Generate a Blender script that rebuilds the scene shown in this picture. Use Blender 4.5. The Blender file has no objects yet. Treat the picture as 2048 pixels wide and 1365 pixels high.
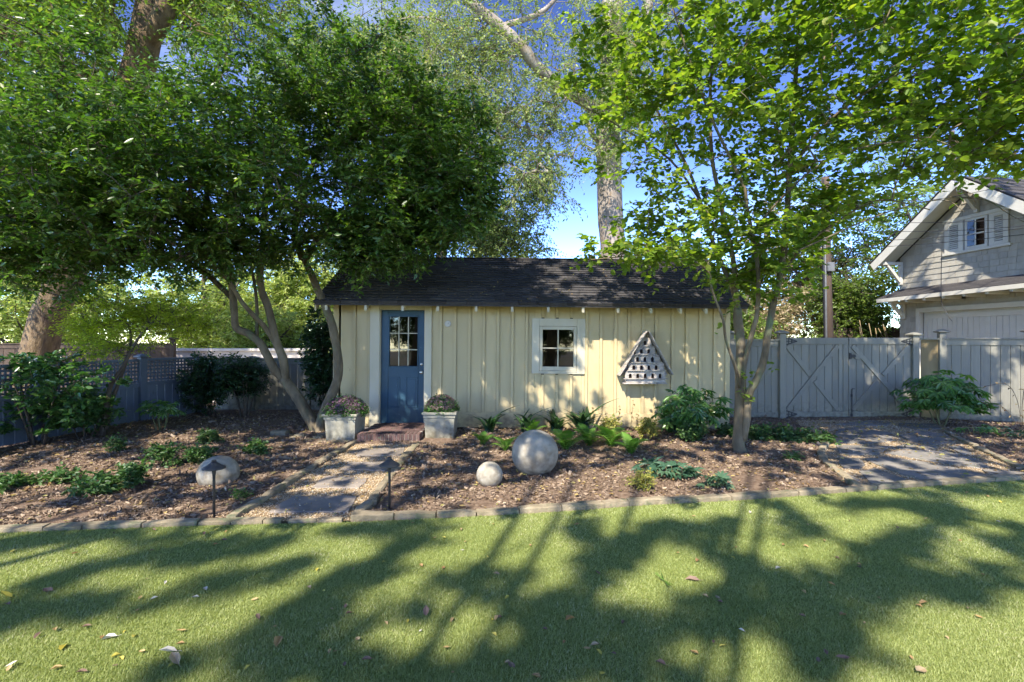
import bpy, math, random
import numpy as np
from mathutils import Vector, Matrix, noise

random.seed(7)
RNG = np.random.default_rng(11)
sc = bpy.context.scene
COL = sc.collection

# ------------------------------------------------------------------ camera, sky, sun, exposure
EYE, F = 1.53, 967.0
cam = bpy.data.cameras.new('camera'); cam.lens = 17.0; cam.sensor_width = 36
cam.clip_start = 0.05; cam.clip_end = 800
camo = bpy.data.objects.new('camera', cam); COL.objects.link(camo)
camo.location = (0, 0, EYE); camo.rotation_euler = (math.radians(90), 0, 0)
sc.camera = camo

SUN = Vector((-0.45, -1.0, 1.2)).normalized()          # towards the sun
w = bpy.data.worlds.new('World'); sc.world = w; w.use_nodes = True
nt = w.node_tree; nt.nodes.clear()
wo = nt.nodes.new('ShaderNodeOutputWorld'); bg = nt.nodes.new('ShaderNodeBackground')
sky = nt.nodes.new('ShaderNodeTexSky'); sky.sky_type = 'NISHITA'; sky.sun_disc = False
sky.sun_elevation = math.radians(47.6); sky.sun_rotation = math.radians(204.2)
sky.air_density = .75; sky.dust_density = 0.0; sky.ozone_density = 4.0
sk1 = nt.nodes.new('ShaderNodeVectorMath'); sk1.operation = 'SCALE'; sk1.inputs['Scale'].default_value = 1/8
gm = nt.nodes.new('ShaderNodeGamma'); gm.inputs[1].default_value = 2.05
sk2 = nt.nodes.new('ShaderNodeVectorMath'); sk2.operation = 'SCALE'; sk2.inputs['Scale'].default_value = 12
hs = nt.nodes.new('ShaderNodeHueSaturation'); hs.inputs['Saturation'].default_value = .90
tint = nt.nodes.new('ShaderNodeMixRGB'); tint.blend_type = 'MULTIPLY'; tint.inputs[0].default_value = 1; tint.inputs[2].default_value = (1.10, .96, .86, 1)
nt.links.new(sky.outputs[0], sk1.inputs[0]); nt.links.new(sk1.outputs[0], gm.inputs[0]); nt.links.new(gm.outputs[0], sk2.inputs[0]); nt.links.new(sk2.outputs[0], tint.inputs[1]); nt.links.new(tint.outputs[0], hs.inputs['Color'])
tc = nt.nodes.new('ShaderNodeTexCoord'); mp = nt.nodes.new('ShaderNodeMapping')
mp.inputs['Scale'].default_value = (1.5, 1.5, 7)
cn = nt.nodes.new('ShaderNodeTexNoise'); cn.inputs['Scale'].default_value = 1.7; cn.inputs['Detail'].default_value = 9
cr = nt.nodes.new('ShaderNodeValToRGB'); cr.color_ramp.elements[0].position = .52; cr.color_ramp.elements[1].position = .8
cr.color_ramp.elements[1].color = (.55, .55, .55, 1)
nt.links.new(tc.outputs['Generated'], mp.inputs[0]); nt.links.new(mp.outputs[0], cn.inputs[0]); nt.links.new(cn.outputs[0], cr.inputs[0])
mx = nt.nodes.new('ShaderNodeMixRGB'); mx.inputs[2].default_value = (1.9, 2.2, 2.7, 1)
nt.links.new(cr.outputs[0], mx.inputs[0]); nt.links.new(hs.outputs[0], mx.inputs[1])
nt.links.new(mx.outputs[0], bg.inputs[0]); bg.inputs[1].default_value = 0.15
nt.links.new(bg.outputs[0], wo.inputs[0])

sl = bpy.data.lights.new('sun', 'SUN'); sl.energy = 2.6; sl.angle = math.radians(0.53); sl.color = (1, .93, .82)
so = bpy.data.objects.new('sun', sl); COL.objects.link(so)
so.rotation_euler = SUN.to_track_quat('Z', 'Y').to_euler(); so.location = (-9, -20, 24)
vs = sc.view_settings; vs.view_transform = 'Standard'; vs.look = 'None'; vs.gamma = 1; vs.use_curve_mapping = False
vs.exposure = 2.25
sc.cycles.max_bounces = 7; sc.cycles.diffuse_bounces = 4; sc.cycles.transparent_max_bounces = 8
sc.cycles.glossy_bounces = 3; sc.cycles.transmission_bounces = 4; sc.cycles.sample_clamp_indirect = 6
sc.cycles.use_denoising = True

# ------------------------------------------------------------------ helpers
def P(px, py, D):                      # a point seen at a photo position, D metres in front of the camera
    return Vector(((px - 1024) / F * D, D, EYE - (py - 682.5) / F * D))
def G(px, py, z=0.0):                  # a point on the ground
    D = F * (EYE - z) / (py - 682.5)
    return Vector(((px - 1024) / F * D, D, z))
def proj(A):
    A = np.asarray(A); y = np.maximum(A[:, 1], .05)
    return np.stack([1024 + A[:, 0] / y * F, 682.5 - (A[:, 2] - EYE) / y * F], 1)
def inpoly(pts, poly):
    x, y = pts[:, 0], pts[:, 1]; ins = np.zeros(len(pts), bool); n = len(poly)
    for i in range(n):
        x1, y1 = poly[i][:2]; x2, y2 = poly[(i + 1) % n][:2]
        c = ((y1 > y) != (y2 > y)) & (x < (x2 - x1) * (y - y1) / (y2 - y1 + 1e-12) + x1)
        ins ^= c
    return ins
def nrm(a): return a / np.maximum(np.linalg.norm(a, axis=-1, keepdims=True), 1e-9)
def resample(pts, step):
    pts = [Vector(p) for p in pts]; out = [pts[0]]
    for a, b in zip(pts, pts[1:]):
        n = max(1, int((b - a).length / step))
        out += [a.lerp(b, (i + 1) / n) for i in range(n)]
    return out
def smooth_line(pts, n=4):             # Catmull-Rom through the points
    pts = [Vector(p) for p in pts]
    if len(pts) < 3: return pts
    e = [pts[0] * 2 - pts[1]] + pts + [pts[-1] * 2 - pts[-2]]; out = []
    for i in range(1, len(e) - 2):
        p0, p1, p2, p3 = e[i-1:i+3]
        for k in range(n):
            t = k / n
            out.append(.5 * (2*p1 + (p2-p0)*t + (2*p0-5*p1+4*p2-p3)*t*t + (3*p1-p0-3*p2+p3)*t**3))
    return out + [pts[-1]]

WL = {}
def _place(o, parent, wl):
    COL.objects.link(o)
    if parent is not None:
        o.parent = parent; o.location = Vector(wl) - WL[parent.name]
    else: o.location = wl
    WL[o.name] = Vector(wl)
def props(o, label=None, cat=None, group=None, kind=None):
    if label: o['label'] = label
    if cat: o['category'] = cat
    if group: o['group'] = group
    if kind: o['kind'] = kind
    return o
def thing(name, label, cat, loc=(0, 0, 0), group=None):
    o = bpy.data.objects.new(name, None); o.empty_display_size = .1
    _place(o, None, loc); return props(o, label, cat, group)
def inst(me, name, parent, loc, rot=None, scale=1, label=None):
    o = bpy.data.objects.new(name, me); _place(o, parent, loc)
    if rot is not None: o.rotation_euler = rot
    if not hasattr(scale, '__len__'): scale = (scale,) * 3
    o.scale = scale
    if label: o['label'] = label
    return o

class MB:
    def __init__(s): s.v = []; s.f = []
    def add(s, v, f):
        n = len(s.v); s.v += [tuple(p) for p in v]; s.f += [tuple(i + n for i in q) for q in f]; return s
    def box(s, c, size, b=.003, fr=None, jit=0):
        c = Vector(c); h = [x / 2 for x in size]; b = min(b, min(h) * .45); V = []; ix = {}
        for sx in (-1, 1):
            for sy in (-1, 1):
                for sz in (-1, 1):
                    for a in range(3):
                        q = [sx * h[0], sy * h[1], sz * h[2]]
                        for k in range(3):
                            if k != a: q[k] -= math.copysign(b, q[k])
                        if jit: q = [t + random.uniform(-jit, jit) for t in q]
                        ix[(sx, sy, sz, a)] = len(V); p = c + Vector(q)
                        V.append(fr @ p if fr is not None else p)
        Fa = []
        for a in range(3):
            o1, o2 = [k for k in range(3) if k != a]
            for sg in (-1, 1):
                q = []
                for t1, t2 in ((-1, -1), (1, -1), (1, 1), (-1, 1)):
                    k = [0, 0, 0]; k[a] = sg; k[o1] = t1; k[o2] = t2; q.append(ix[(*k, a)])
                flip = (sg > 0) == (a == 1)
                Fa.append(q[::-1] if flip else q)
        for a in range(3):
            o1, o2 = [k for k in range(3) if k != a]
            for s1 in (-1, 1):
                for s2 in (-1, 1):
                    k = [0, 0, 0]; k[o1] = s1; k[o2] = s2
                    k0 = list(k); k0[a] = -1; k1 = list(k); k1[a] = 1
                    Fa.append([ix[(*k0, o1)], ix[(*k0, o2)], ix[(*k1, o2)], ix[(*k1, o1)]])
        for sx in (-1, 1):
            for sy in (-1, 1):
                for sz in (-1, 1): Fa.append([ix[(sx, sy, sz, a)] for a in range(3)])
        return s.add(V, Fa)
    def bx(s, x0, x1, y0, y1, z0, z1, b=.003, fr=None, jit=0):
        return s.box(((x0+x1)/2, (y0+y1)/2, (z0+z1)/2), (abs(x1-x0), abs(y1-y0), abs(z1-z0)), b, fr, jit)
    def prism(s, poly, n0, n1, fr=None, axis='y'):      # poly in (x,z) extruded in y, or (x,y) extruded in z
        n = len(poly)
        mk = (lambda a, b, t: Vector((a, t, b))) if axis == 'y' else (lambda a, b, t: Vector((a, b, t)))
        V = [mk(a, b, n0) for a, b in poly] + [mk(a, b, n1) for a, b in poly]
        if fr is not None: V = [fr @ p for p in V]
        return s.add(V, [tuple(range(n))[::-1], tuple(range(n, 2*n))] + [(i, (i+1) % n, n+(i+1) % n, n+i) for i in range(n)])
    def bar(s, a, b, w, t, up=(0, 0, 1), bev=.003):
        a, b = Vector(a), Vector(b); d = (b - a); L = d.length; d.normalize()
        up = Vector(up); sd = d.cross(up).normalized(); u2 = sd.cross(d)
        m = Matrix((sd, d, u2)).transposed().to_4x4(); m.translation = (a + b) / 2
        return s.box((0, 0, 0), (w, L, t), bev, m)
    def tube(s, pts, rad, n=8, cap=True):
        pts = [Vector(p) for p in pts]; m = len(pts)
        if not hasattr(rad, '__len__'): rad = [rad] * m
        V = []; ref = Vector((.3, .9, .2))
        for i, p in enumerate(pts):
            d = (pts[min(i+1, m-1)] - pts[max(i-1, 0)]).normalized()
            a = d.cross(ref)
            if a.length < .1: a = d.cross(Vector((1, 0, 0)))
            a.normalize(); b = d.cross(a); ref = -b if False else ref
            for k in range(n):
                t = 2 * math.pi * k / n; V.append(p + (a * math.cos(t) + b * math.sin(t)) * rad[i])
        Fa = [(i*n+k, i*n+(k+1) % n, (i+1)*n+(k+1) % n, (i+1)*n+k) for i in range(m-1) for k in range(n)]
        if cap: Fa += [tuple(range(n))[::-1], tuple(range((m-1)*n, m*n))]
        return s.add(V, Fa)
    def lathe(s, c, prof, n=20):
        c = Vector(c); V = []; m = len(prof)
        for r, z in prof:
            for k in range(n):
                t = 2*math.pi*k/n; V.append(c + Vector((r*math.cos(t), r*math.sin(t), z)))
        return s.add(V, [(i*n+k, i*n+(k+1) % n, (i+1)*n+(k+1) % n, (i+1)*n+k) for i in range(m-1) for k in range(n)]
                     + [tuple(range(n))[::-1], tuple(range((m-1)*n, m*n))])
    def mesh(s, name, mat, smooth=False, origin=None):
        me = bpy.data.meshes.new(name); o = Vector(origin or (0, 0, 0))
        me.from_pydata([(p[0]-o.x, p[1]-o.y, p[2]-o.z) for p in s.v], [], s.f)
        if mat: me.materials.append(mat)
        if smooth: me.polygons.foreach_set('use_smooth', [True] * len(me.polygons))
        me.update(); return me
    def build(s, name, mat, parent=None, label=None, smooth=False, kind=None, origin=None):
        if origin is None:
            A = np.array(s.v); mn, mxx = A.min(0), A.max(0)
            origin = Vector(((mn[0]+mxx[0])/2, (mn[1]+mxx[1])/2, mn[2]))
        o = bpy.data.objects.new(name, s.mesh(name, mat, smooth, origin)); _place(o, parent, origin)
        if label: o['label'] = label
        if kind: o['kind'] = kind
        return o

def np_build(name, V, T, mat, parent=None, rnd=None, label=None, kind=None, smooth=False, origin=(0, 0, 0)):
    V = np.ascontiguousarray(V, np.float32) - np.array(origin, np.float32)
    T = np.ascontiguousarray(T, np.int32)
    me = bpy.data.meshes.new(name); k = T.shape[1]
    me.vertices.add(len(V)); me.vertices.foreach_set('co', V.ravel())
    me.loops.add(T.size); me.loops.foreach_set('vertex_index', T.ravel())
    me.polygons.add(len(T)); me.polygons.foreach_set('loop_start', np.arange(0, T.size, k, dtype=np.int32))
    try: me.polygons.foreach_set('loop_total', np.full(len(T), k, np.int32))
    except Exception: pass
    me.update(calc_edges=True)
    if smooth: me.polygons.foreach_set('use_smooth', np.ones(len(T), bool))
    if rnd is not None:
        at = me.attributes.new('rnd', 'FLOAT', 'POINT'); at.data.foreach_set('value', np.ascontiguousarray(rnd, np.float32))
    if mat: me.materials.append(mat)
    o = bpy.data.objects.new(name, me); _place(o, parent, Vector(origin))
    if label: o['label'] = label
    if kind: o['kind'] = kind
    return o

class Acc:
    def __init__(s): s.V = []; s.T = []; s.R = []; s.n = 0
    def add(s, V, T, R=None):
        if len(V) == 0: return
        s.V.append(V); s.T.append(np.asarray(T) + s.n); s.n += len(V)
        s.R.append(R if R is not None else np.zeros(len(V)))
    def tube(s, pts, rad, n=5):
        m = MB().tube(pts, rad, n, False)
        T = [(a, b, c) for a, b, c, d in m.f] + [(a, c, d) for a, b, c, d in m.f]
        s.add(np.array(m.v), np.array(T))
    def build(s, name, mat, parent, **k):
        if not s.V: return None
        return np_build(name, np.concatenate(s.V), np.concatenate(s.T), mat, parent, rnd=np.concatenate(s.R), **k)

def stamp(tv, tt, O, Y, N, S, R=None):
    """copy the template (x across, y along, z normal) to N places"""
    tv = np.asarray(tv, float); tt = np.asarray(tt)
    Y = nrm(Y); X = nrm(np.cross(Y, N)); Z = np.cross(X, Y); n = len(O)
    S = np.broadcast_to(np.asarray(S, float), (n,))[:, None, None]
    V = O[:, None, :] + S * (tv[None, :, 0:1]*X[:, None] + tv[None, :, 1:2]*Y[:, None] + tv[None, :, 2:3]*Z[:, None])
    T = (tt[None] + (np.arange(n) * len(tv))[:, None, None]).reshape(-1, 3)
    R = RNG.random(n) if R is None else R
    return V.reshape(-1, 3), T, np.repeat(R, len(tv))

LEAF_S = ([(0,0,0), (-.22,.45,.07), (0,1,-.04), (.22,.45,.07)], [(0,2,1), (0,3,2)])
LEAF_W = ([(0,0,0), (-.11,.4,.03), (0,1,-.03), (.11,.4,.03)], [(0,2,1), (0,3,2)])
LEAF_M = ([(0,0,0), (-.2,.25,.05), (-.23,.55,.06), (0,1,-.06), (.23,.55,.06), (.2,.25,.05), (0,.5,-.01)],
          [(0,6,1), (1,6,2), (2,6,3), (3,6,4), (4,6,5), (5,6,0)])
LEAF_R = ([(0,0,0), (-.28,.08,.05), (-.42,.35,.07), (-.36,.66,.04), (0,1,-.1), (.36,.66,.04), (.42,.35,.07), (.28,.08,.05), (0,.45,-.02)],
          [(0,8,1), (1,8,2), (2,8,3), (3,8,4), (4,8,5), (5,8,6), (6,8,7), (7,8,0)])

def sprays(acc, tw, C, D, ntw, L, nl, size, tmpl, spread=.8, up=.8, droop=.15, sizevar=.3, twr=.003, petal=.0):
    """leafy twigs: ntw twigs of length L with nl leaves each at every centre C, pointing along D"""
    N = len(C); C = np.repeat(C, ntw, 0); D = nrm(np.repeat(D, ntw, 0) + RNG.normal(0, spread, (N*ntw, 3)) * [1, 1, .7])
    M = len(C); Ls = L * RNG.uniform(.6, 1.3, M)
    t = (np.arange(nl) + .6) / nl
    pos = C[:, None] + D[:, None] * (Ls[:, None, None] * t[None, :, None])
    pos[:, :, 2] -= droop * (t[None, :]**2) * Ls[:, None]
    pos = pos.reshape(-1, 3) + RNG.normal(0, .012, (M*nl, 3))
    Dr = np.repeat(D, nl, 0); n = len(Dr)
    upv = nrm(np.array([0, 0, up]) + RNG.normal(0, .5, (n, 3)))
    side = nrm(np.cross(Dr, np.array([0, 0, 1.0]) + RNG.normal(0, .25, (n, 3))))
    sg = np.where(np.arange(n) % 2 == 0, 1, -1)[:, None]
    Y = nrm(.55*Dr + side*sg*.9 + RNG.normal(0, .25, (n, 3)) - [0, 0, droop*1.6])
    V, T, R = stamp(*tmpl, pos, Y, upv, size * RNG.uniform(1-sizevar, 1+sizevar, n))
    acc.add(V, T, R)
    if tw is not None:
        E = C + D * Ls[:, None]; E[:, 2] -= droop * Ls
        tv = [(-1, 0, 0), (1, 0, 0), (0, 0, 1.5), (-.3, 1, 0), (.3, 1, 0), (0, 1, .5)]
        X = nrm(np.cross(E - C, RNG.normal(0, 1, (M, 3)))); Z = nrm(np.cross(X, E - C)); V = np.zeros((M, 6, 3))
        for k, (a, b, c) in enumerate(tv): V[:, k] = C + (E - C) * b + X*a*twr + Z*c*twr
        tt = np.array([(0,1,4), (0,4,3), (1,2,5), (1,5,4), (2,0,3), (2,3,5)])
        tw.add(V.reshape(-1, 3), (tt[None] + (np.arange(M)*6)[:, None, None]).reshape(-1, 3))

BEAMS = []      # openings between the leaves through which the sun reaches the shed
def open_beams(A, keep=.2):
    out = np.ones(len(A), bool)
    s = 8.4 - A[:, 1]; L = np.c_[1024 + (A[:, 0] + .45*s)/8.4*F, 682.5 - (A[:, 2] - 1.2*s - EYE)/8.4*F]
    for b in BEAMS: out &= ~inpoly(L, b) | (RNG.random(len(A)) < keep)
    return A[out]
def grow(tw, limbs, A, rtip=.006, droop=.0, wob=.12, maxr=.05):
    """connect every attractor A to the nearest wood with a bent branch; returns the branch direction at each"""
    nodes = [p for l in limbs for p in resample(l, .2)]
    X = np.array([tuple(p) for p in nodes]); cnt = 0
    order = np.argsort([np.min(np.linalg.norm(X - a, axis=1)) for a in A]); D = np.zeros((len(A), 3))
    buf = np.zeros((len(X) + len(A)*12, 3)); buf[:len(X)] = X; n = len(X); paths = []
    own = [-1]*n; load = []; parents = []
    for i in order:
        a = A[i]; d = np.linalg.norm(buf[:n] - a, axis=1) + np.maximum(0, buf[:n, 2] - a[2]) * .5
        j = int(np.argmin(d)); s = buf[j].copy(); L = np.linalg.norm(a - s)
        k = max(2, min(9, int(L / .25) + 1)); off = RNG.normal(0, wob * L, 3) * [1, 1, .6]; off[2] += .12*L
        pts = [s + (a - s) * (q/k) + off * math.sin(math.pi*q/k) * .6 for q in range(k+1)]
        pi = len(paths); paths.append(pts); load.append(1); b = own[j]
        while b >= 0: load[b] += 1; b = parents[b]
        parents.append(own[j])
        for q in pts[1:]: buf[n] = q; own.append(pi); n += 1
        D[i] = pts[-1] - pts[-2]
    for pts, l in zip(paths, load):
        r0 = min(maxr, rtip * (1 + l)**.5)
        tw.tube([Vector(p) for p in pts], list(np.linspace(r0, rtip*.6, len(pts))), 5)
    return nrm(D)

def in_ellipsoids(n, els, poly=None, shell=.35, minz=None, avoid=None):
    """random points in a union of ellipsoids (cx,cy,cz,rx,ry,rz,weight), kept where they project inside poly"""
    out = []; wts = np.array([e[6] if len(e) > 6 else e[3]*e[4]*e[5] for e in els]); wts = wts/wts.sum(); tries = 0
    tot = 0
    while tot < n and tries < 60:
        tries += 1
        k = RNG.choice(len(els), n, p=wts); E = np.array([e[:6] for e in els])[k]
        d = nrm(RNG.normal(0, 1, (n, 3))); r = RNG.random(n)**shell
        p = E[:, :3] + d * r[:, None] * E[:, 3:6]
        ok = np.ones(n, bool)
        if poly is not None: ok &= inpoly(proj(p), poly)
        if minz is not None: ok &= p[:, 2] > minz
        if avoid is not None: ok &= ~avoid(p)
        out.append(p[ok]); tot += ok.sum()
    return np.concatenate(out)[:n]

# ------------------------------------------------------------------ materials
def _mat(name):
    m = bpy.data.materials.new(name); m.use_nodes = True; t = m.node_tree; t.nodes.clear()
    return m, t, (lambda k, **kw: _node(t, k, kw))
def _node(t, k, kw):
    n = t.nodes.new('ShaderNode' + k)
    for a, b in kw.items():
        if a.startswith('i_'): n.inputs[a[2:].replace('_', ' ')].default_value = b
        else: setattr(n, a, b)
    return n
def ramp(N, cols, pos=None):
    r = N('ValToRGB'); e = r.color_ramp.elements; n = len(cols)
    while len(e) < n: e.new(.5)
    for i, c in enumerate(cols):
        e[i].position = pos[i] if pos else i / (n - 1); e[i].color = (*c, 1)
    return r
def pmat(name, cols, scale=3, stretch=(1, 1, 1), rough=.7, bump=.3, bscale=60, bdist=.004, spec=.35, var=.12, metal=0,
         spots=None, sscale=9, sthr=(.62, .7), pos=None, bstretch=None, detail=8, splash=None, island=0):
    m, t, N = _mat(name); L = t.links.new
    o = N('OutputMaterial'); p = N('BsdfPrincipled'); p.inputs['Roughness'].default_value = rough
    p.inputs['Specular IOR Level'].default_value = spec; p.inputs['Metallic'].default_value = metal
    g = N('NewGeometry'); mp = N('Mapping'); mp.inputs['Scale'].default_value = stretch; L(g.outputs['Position'], mp.inputs[0])
    n1 = N('TexNoise', i_Scale=scale, i_Detail=detail, i_Roughness=.62); L(mp.outputs[0], n1.inputs[0])
    r = ramp(N, cols, pos or ([.3 + .4*i/(len(cols)-1) for i in range(len(cols))])); L(n1.outputs[0], r.inputs[0])
    c = r.outputs[0]
    if spots:
        n2 = N('TexNoise', i_Scale=sscale, i_Detail=6); L(mp.outputs[0], n2.inputs[0])
        mr = N('MapRange', i_From_Min=sthr[0], i_From_Max=sthr[1]); L(n2.outputs[0], mr.inputs[0])
        x = N('MixRGB'); x.inputs[2].default_value = (*spots, 1); L(mr.outputs[0], x.inputs[0]); L(c, x.inputs[1]); c = x.outputs[0]
    if splash:
        sx = N('SeparateXYZ'); L(g.outputs['Position'], sx.inputs[0]); m1 = N('MapRange', i_From_Min=.42, i_From_Max=.0); L(sx.outputs[2], m1.inputs[0])
        n3 = N('TexNoise', i_Scale=14, i_Detail=7); L(g.outputs['Position'], n3.inputs[0]); m2 = N('MapRange', i_From_Min=.42, i_From_Max=.68); L(n3.outputs[0], m2.inputs[0])
        mu = N('Math', operation='MULTIPLY'); L(m1.outputs[0], mu.inputs[0]); L(m2.outputs[0], mu.inputs[1])
        x = N('MixRGB'); x.inputs[2].default_value = (*splash, 1); L(mu.outputs[0], x.inputs[0]); L(c, x.inputs[1]); c = x.outputs[0]
    oi = N('ObjectInfo'); mv = N('MapRange', i_To_Min=1-var, i_To_Max=1+var); L(oi.outputs['Random'], mv.inputs[0])
    if island:
        mi = N('MapRange', i_To_Min=1-island, i_To_Max=1+island); L(g.outputs['Random Per Island'], mi.inputs[0]); mm = N('Math', operation='MULTIPLY')
        L(mi.outputs[0], mm.inputs[0]); L(mv.outputs[0], mm.inputs[1]); mv = mm
    h = N('HueSaturation'); L(mv.outputs[0], h.inputs['Value']); L(c, h.inputs['Color']); L(h.outputs[0], p.inputs['Base Color'])
    mb = N('Mapping'); mb.inputs['Scale'].default_value = bstretch or stretch; L(g.outputs['Position'], mb.inputs[0])
    nb = N('TexNoise', i_Scale=bscale, i_Detail=5, i_Roughness=.6); L(mb.outputs[0], nb.inputs[0])
    b = N('Bump', i_Strength=bump, i_Distance=bdist); L(nb.outputs[0], b.inputs['Height']); L(b.outputs[0], p.inputs['Normal'])
    L(p.outputs[0], o.inputs[0]); return m
def leafmat(name, cols, trans, tr=.35, rough=.42, spec=.4, obj=False, pos=None):
    m, t, N = _mat(name); L = t.links.new
    o = N('OutputMaterial'); p = N('BsdfPrincipled'); p.inputs['Roughness'].default_value = rough
    p.inputs['Specular IOR Level'].default_value = spec
    r = ramp(N, cols, pos)
    if obj: a = N('ObjectInfo'); L(a.outputs['Random'], r.inputs[0])
    else: a = N('Attribute', attribute_name='rnd'); L(a.outputs['Fac'], r.inputs[0])
    L(r.outputs[0], p.inputs['Base Color'])
    tl = N('BsdfTranslucent'); mm = N('MixRGB', blend_type='MULTIPLY'); mm.inputs[0].default_value = 1
    mm.inputs[2].default_value = (*trans, 1); L(r.outputs[0], mm.inputs[1]); L(mm.outputs[0], tl.inputs[0])
    x = N('MixShader'); x.inputs[0].default_value = tr; L(p.outputs[0], x.inputs[1]); L(tl.outputs[0], x.inputs[2])
    L(x.outputs[0], o.inputs[0]); return m
def glassmat(name, tint=(.45, .48, .48)):
    m, t, N = _mat(name); L = t.links.new
    o = N('OutputMaterial'); a = N('BsdfTransparent'); a.inputs[0].default_value = (*tint, 1)
    g = N('BsdfGlossy'); g.inputs['Roughness'].default_value = .02; g.inputs[0].default_value = (1, 1, 1, 1)
    f = N('Fresnel', i_IOR=1.7); x = N('MixShader'); L(f.outputs[0], x.inputs[0]); L(a.outputs[0], x.inputs[1]); L(g.outputs[0], x.inputs[2])
    L(x.outputs[0], o.inputs[0]); return m

M = {}
M['siding'] = pmat('cream_paint', [(.435,.345,.175), (.48,.385,.21), (.455,.36,.19)], 2.5, (1,1,.35), .55, .25, 30, spots=(.30,.24,.13), sscale=26, sthr=(.70,.78), var=.05, bstretch=(3,3,.3), splash=(.20,.15,.09))
M['white'] = pmat('white_paint', [(.46,.41,.29), (.52,.47,.345)], 4, (1,1,.4), .5, .2, 40, spots=(.42,.38,.30), sscale=30, sthr=(.72,.8), var=.03)
M['door'] = pmat('blue_paint', [(.021,.058,.090), (.032,.078,.120)], 3, (1,1,1), .38, .12, 60, var=.02, spots=(.10,.17,.24), sscale=18, sthr=(.68,.8))
M['grey'] = pmat('grey_fence_paint', [(.155,.147,.115), (.20,.19,.15), (.175,.167,.132)], 7, (1.6,1.6,.12), .6, .3, 40, spots=(.17,.18,.16), sscale=14, sthr=(.64,.78), var=.10, bstretch=(4,4,.4), splash=(.08,.075,.05))
M['bluegrey'] = pmat('blue_grey_fence_paint', [(.10,.125,.165), (.14,.165,.205)], 3, (1,1,.3), .6, .3, 40, spots=(.07,.08,.09), sscale=14, sthr=(.66,.78), var=.1)
M['tan'] = pmat('bare_tan_wood', [(.24,.175,.085), (.32,.24,.125)], 6, (1,1,.2), .7, .3, 50)
M['wood'] = pmat('weathered_wood', [(.24,.21,.18), (.37,.33,.285), (.48,.43,.375)], 9, (1,1,3), .8, .6, 70, spots=(.13,.10,.08), sscale=22, sthr=(.6,.72), var=.12)
M['hole'] = pmat('dark_hollow', [(.02,.012,.01), (.04,.02,.015)], 5)
M['roof'] = pmat('charcoal_shingle', [(.042,.039,.038), (.054,.050,.048), (.070,.063,.060)], 30, (1,1,1), .9, .8, 260, .006, spec=.2, var=.12, island=.30, spots=(.12,.10,.085), sscale=40, sthr=(.68,.76))
M['steel'] = pmat('bright_metal', [(.55,.52,.46), (.65,.62,.56)], 8, metal=1, rough=.3, var=0)
M['black'] = pmat('black_iron', [(.012,.012,.014), (.025,.025,.028)], 8, rough=.5, var=0)
M['bronze'] = pmat('dark_bronze', [(.035,.032,.030), (.07,.062,.055)], 12, rough=.5, var=.05, bump=.3)
M['concrete'] = pmat('planter_concrete', [(.235,.22,.165), (.275,.26,.20), (.32,.30,.235)], 4, rough=.85, bump=.4, bscale=90, spots=(.20,.20,.14), sscale=7, sthr=(.62,.80), var=.04, splash=(.10,.085,.05))
M['ballstone'] = pmat('sphere_stone', [(.22,.195,.145), (.31,.28,.22), (.40,.365,.295)], 6, rough=.85, bump=.6, bscale=120, spots=(.24,.20,.14), sscale=9, sthr=(.56,.72), var=.08, splash=(.13,.10,.06))
M['brick'] = pmat('old_brick', [(.07,.042,.036), (.11,.062,.052), (.10,.07,.062)], 14, rough=.9, bump=.7, bscale=150, var=.3, spots=(.10,.11,.07), sscale=20)
M['mortar'] = pmat('mortar', [(.22,.19,.16), (.32,.28,.23)], 20, rough=.95, bump=.6)
M['edge'] = pmat('edging_stone', [(.15,.125,.075), (.235,.19,.12), (.33,.27,.18)], 7, rough=.9, bump=.9, bscale=70, bdist=.01, var=.16, spots=(.13,.14,.075), sscale=9, sthr=(.54,.68))
M['slate'] = pmat('bluestone', [(.125,.117,.10), (.18,.165,.14), (.25,.22,.185)], 2.5, rough=.8, bump=.8, bscale=30, bdist=.006, var=.18, spots=(.11,.115,.07), sscale=6, sthr=(.58,.7))
M['mulchbase'] = pmat('mulch_soil', [(.11,.073,.05), (.19,.13,.09), (.27,.20,.14)], 25, rough=1, bump=1, bscale=80, bdist=.02, spec=.1, var=0)
M['gravelbase'] = pmat('gravel_bed', [(.16,.11,.06), (.30,.22,.13), (.42,.34,.22)], 70, rough=.95, bump=1, bscale=120, bdist=.01, var=0)
M['turfbase'] = pmat('turf_backing', [(.13,.165,.035), (.20,.24,.06), (.26,.29,.085)], 60, rough=.9, bump=1, bscale=300, bdist=.01, spec=.1, var=0)
M['ground'] = pmat('yard_soil', [(.10,.12,.05), (.18,.16,.10), (.24,.20,.14)], .6, rough=1, bump=.5, var=0)
M['bark'] = pmat('smooth_bark', [(.075,.055,.032), (.135,.105,.063), (.21,.17,.11)], 7, (1,1,.4), .85, .8, 40, .012, var=.05, spots=(.12,.14,.07), sscale=6, sthr=(.55,.7))
M['barkdark'] = pmat('dark_bark', [(.06,.048,.035), (.12,.095,.07)], 12, (1,1,.3), .9, .9, 40, .015, var=.05)
M['barkbig'] = pmat('furrowed_bark', [(.10,.066,.034), (.175,.12,.065), (.25,.18,.105)], 5, (1,1,.35), .95, 1, 22, .04, var=.05, spots=(.09,.06,.04), sscale=9, sthr=(.5,.66))
M['barkpale'] = pmat('pale_flaking_bark', [(.14,.11,.085), (.25,.21,.17), (.38,.33,.28)], 3.5, (1,1,.4), .9, .8, 26, .02, var=.05, spots=(.17,.125,.085), sscale=7, sthr=(.56,.66))
M['pole'] = pmat('pole_wood', [(.045,.032,.024), (.085,.058,.04)], 8, (1,1,.1), .9, .8, 30, .01, bstretch=(6,6,.3))
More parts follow.
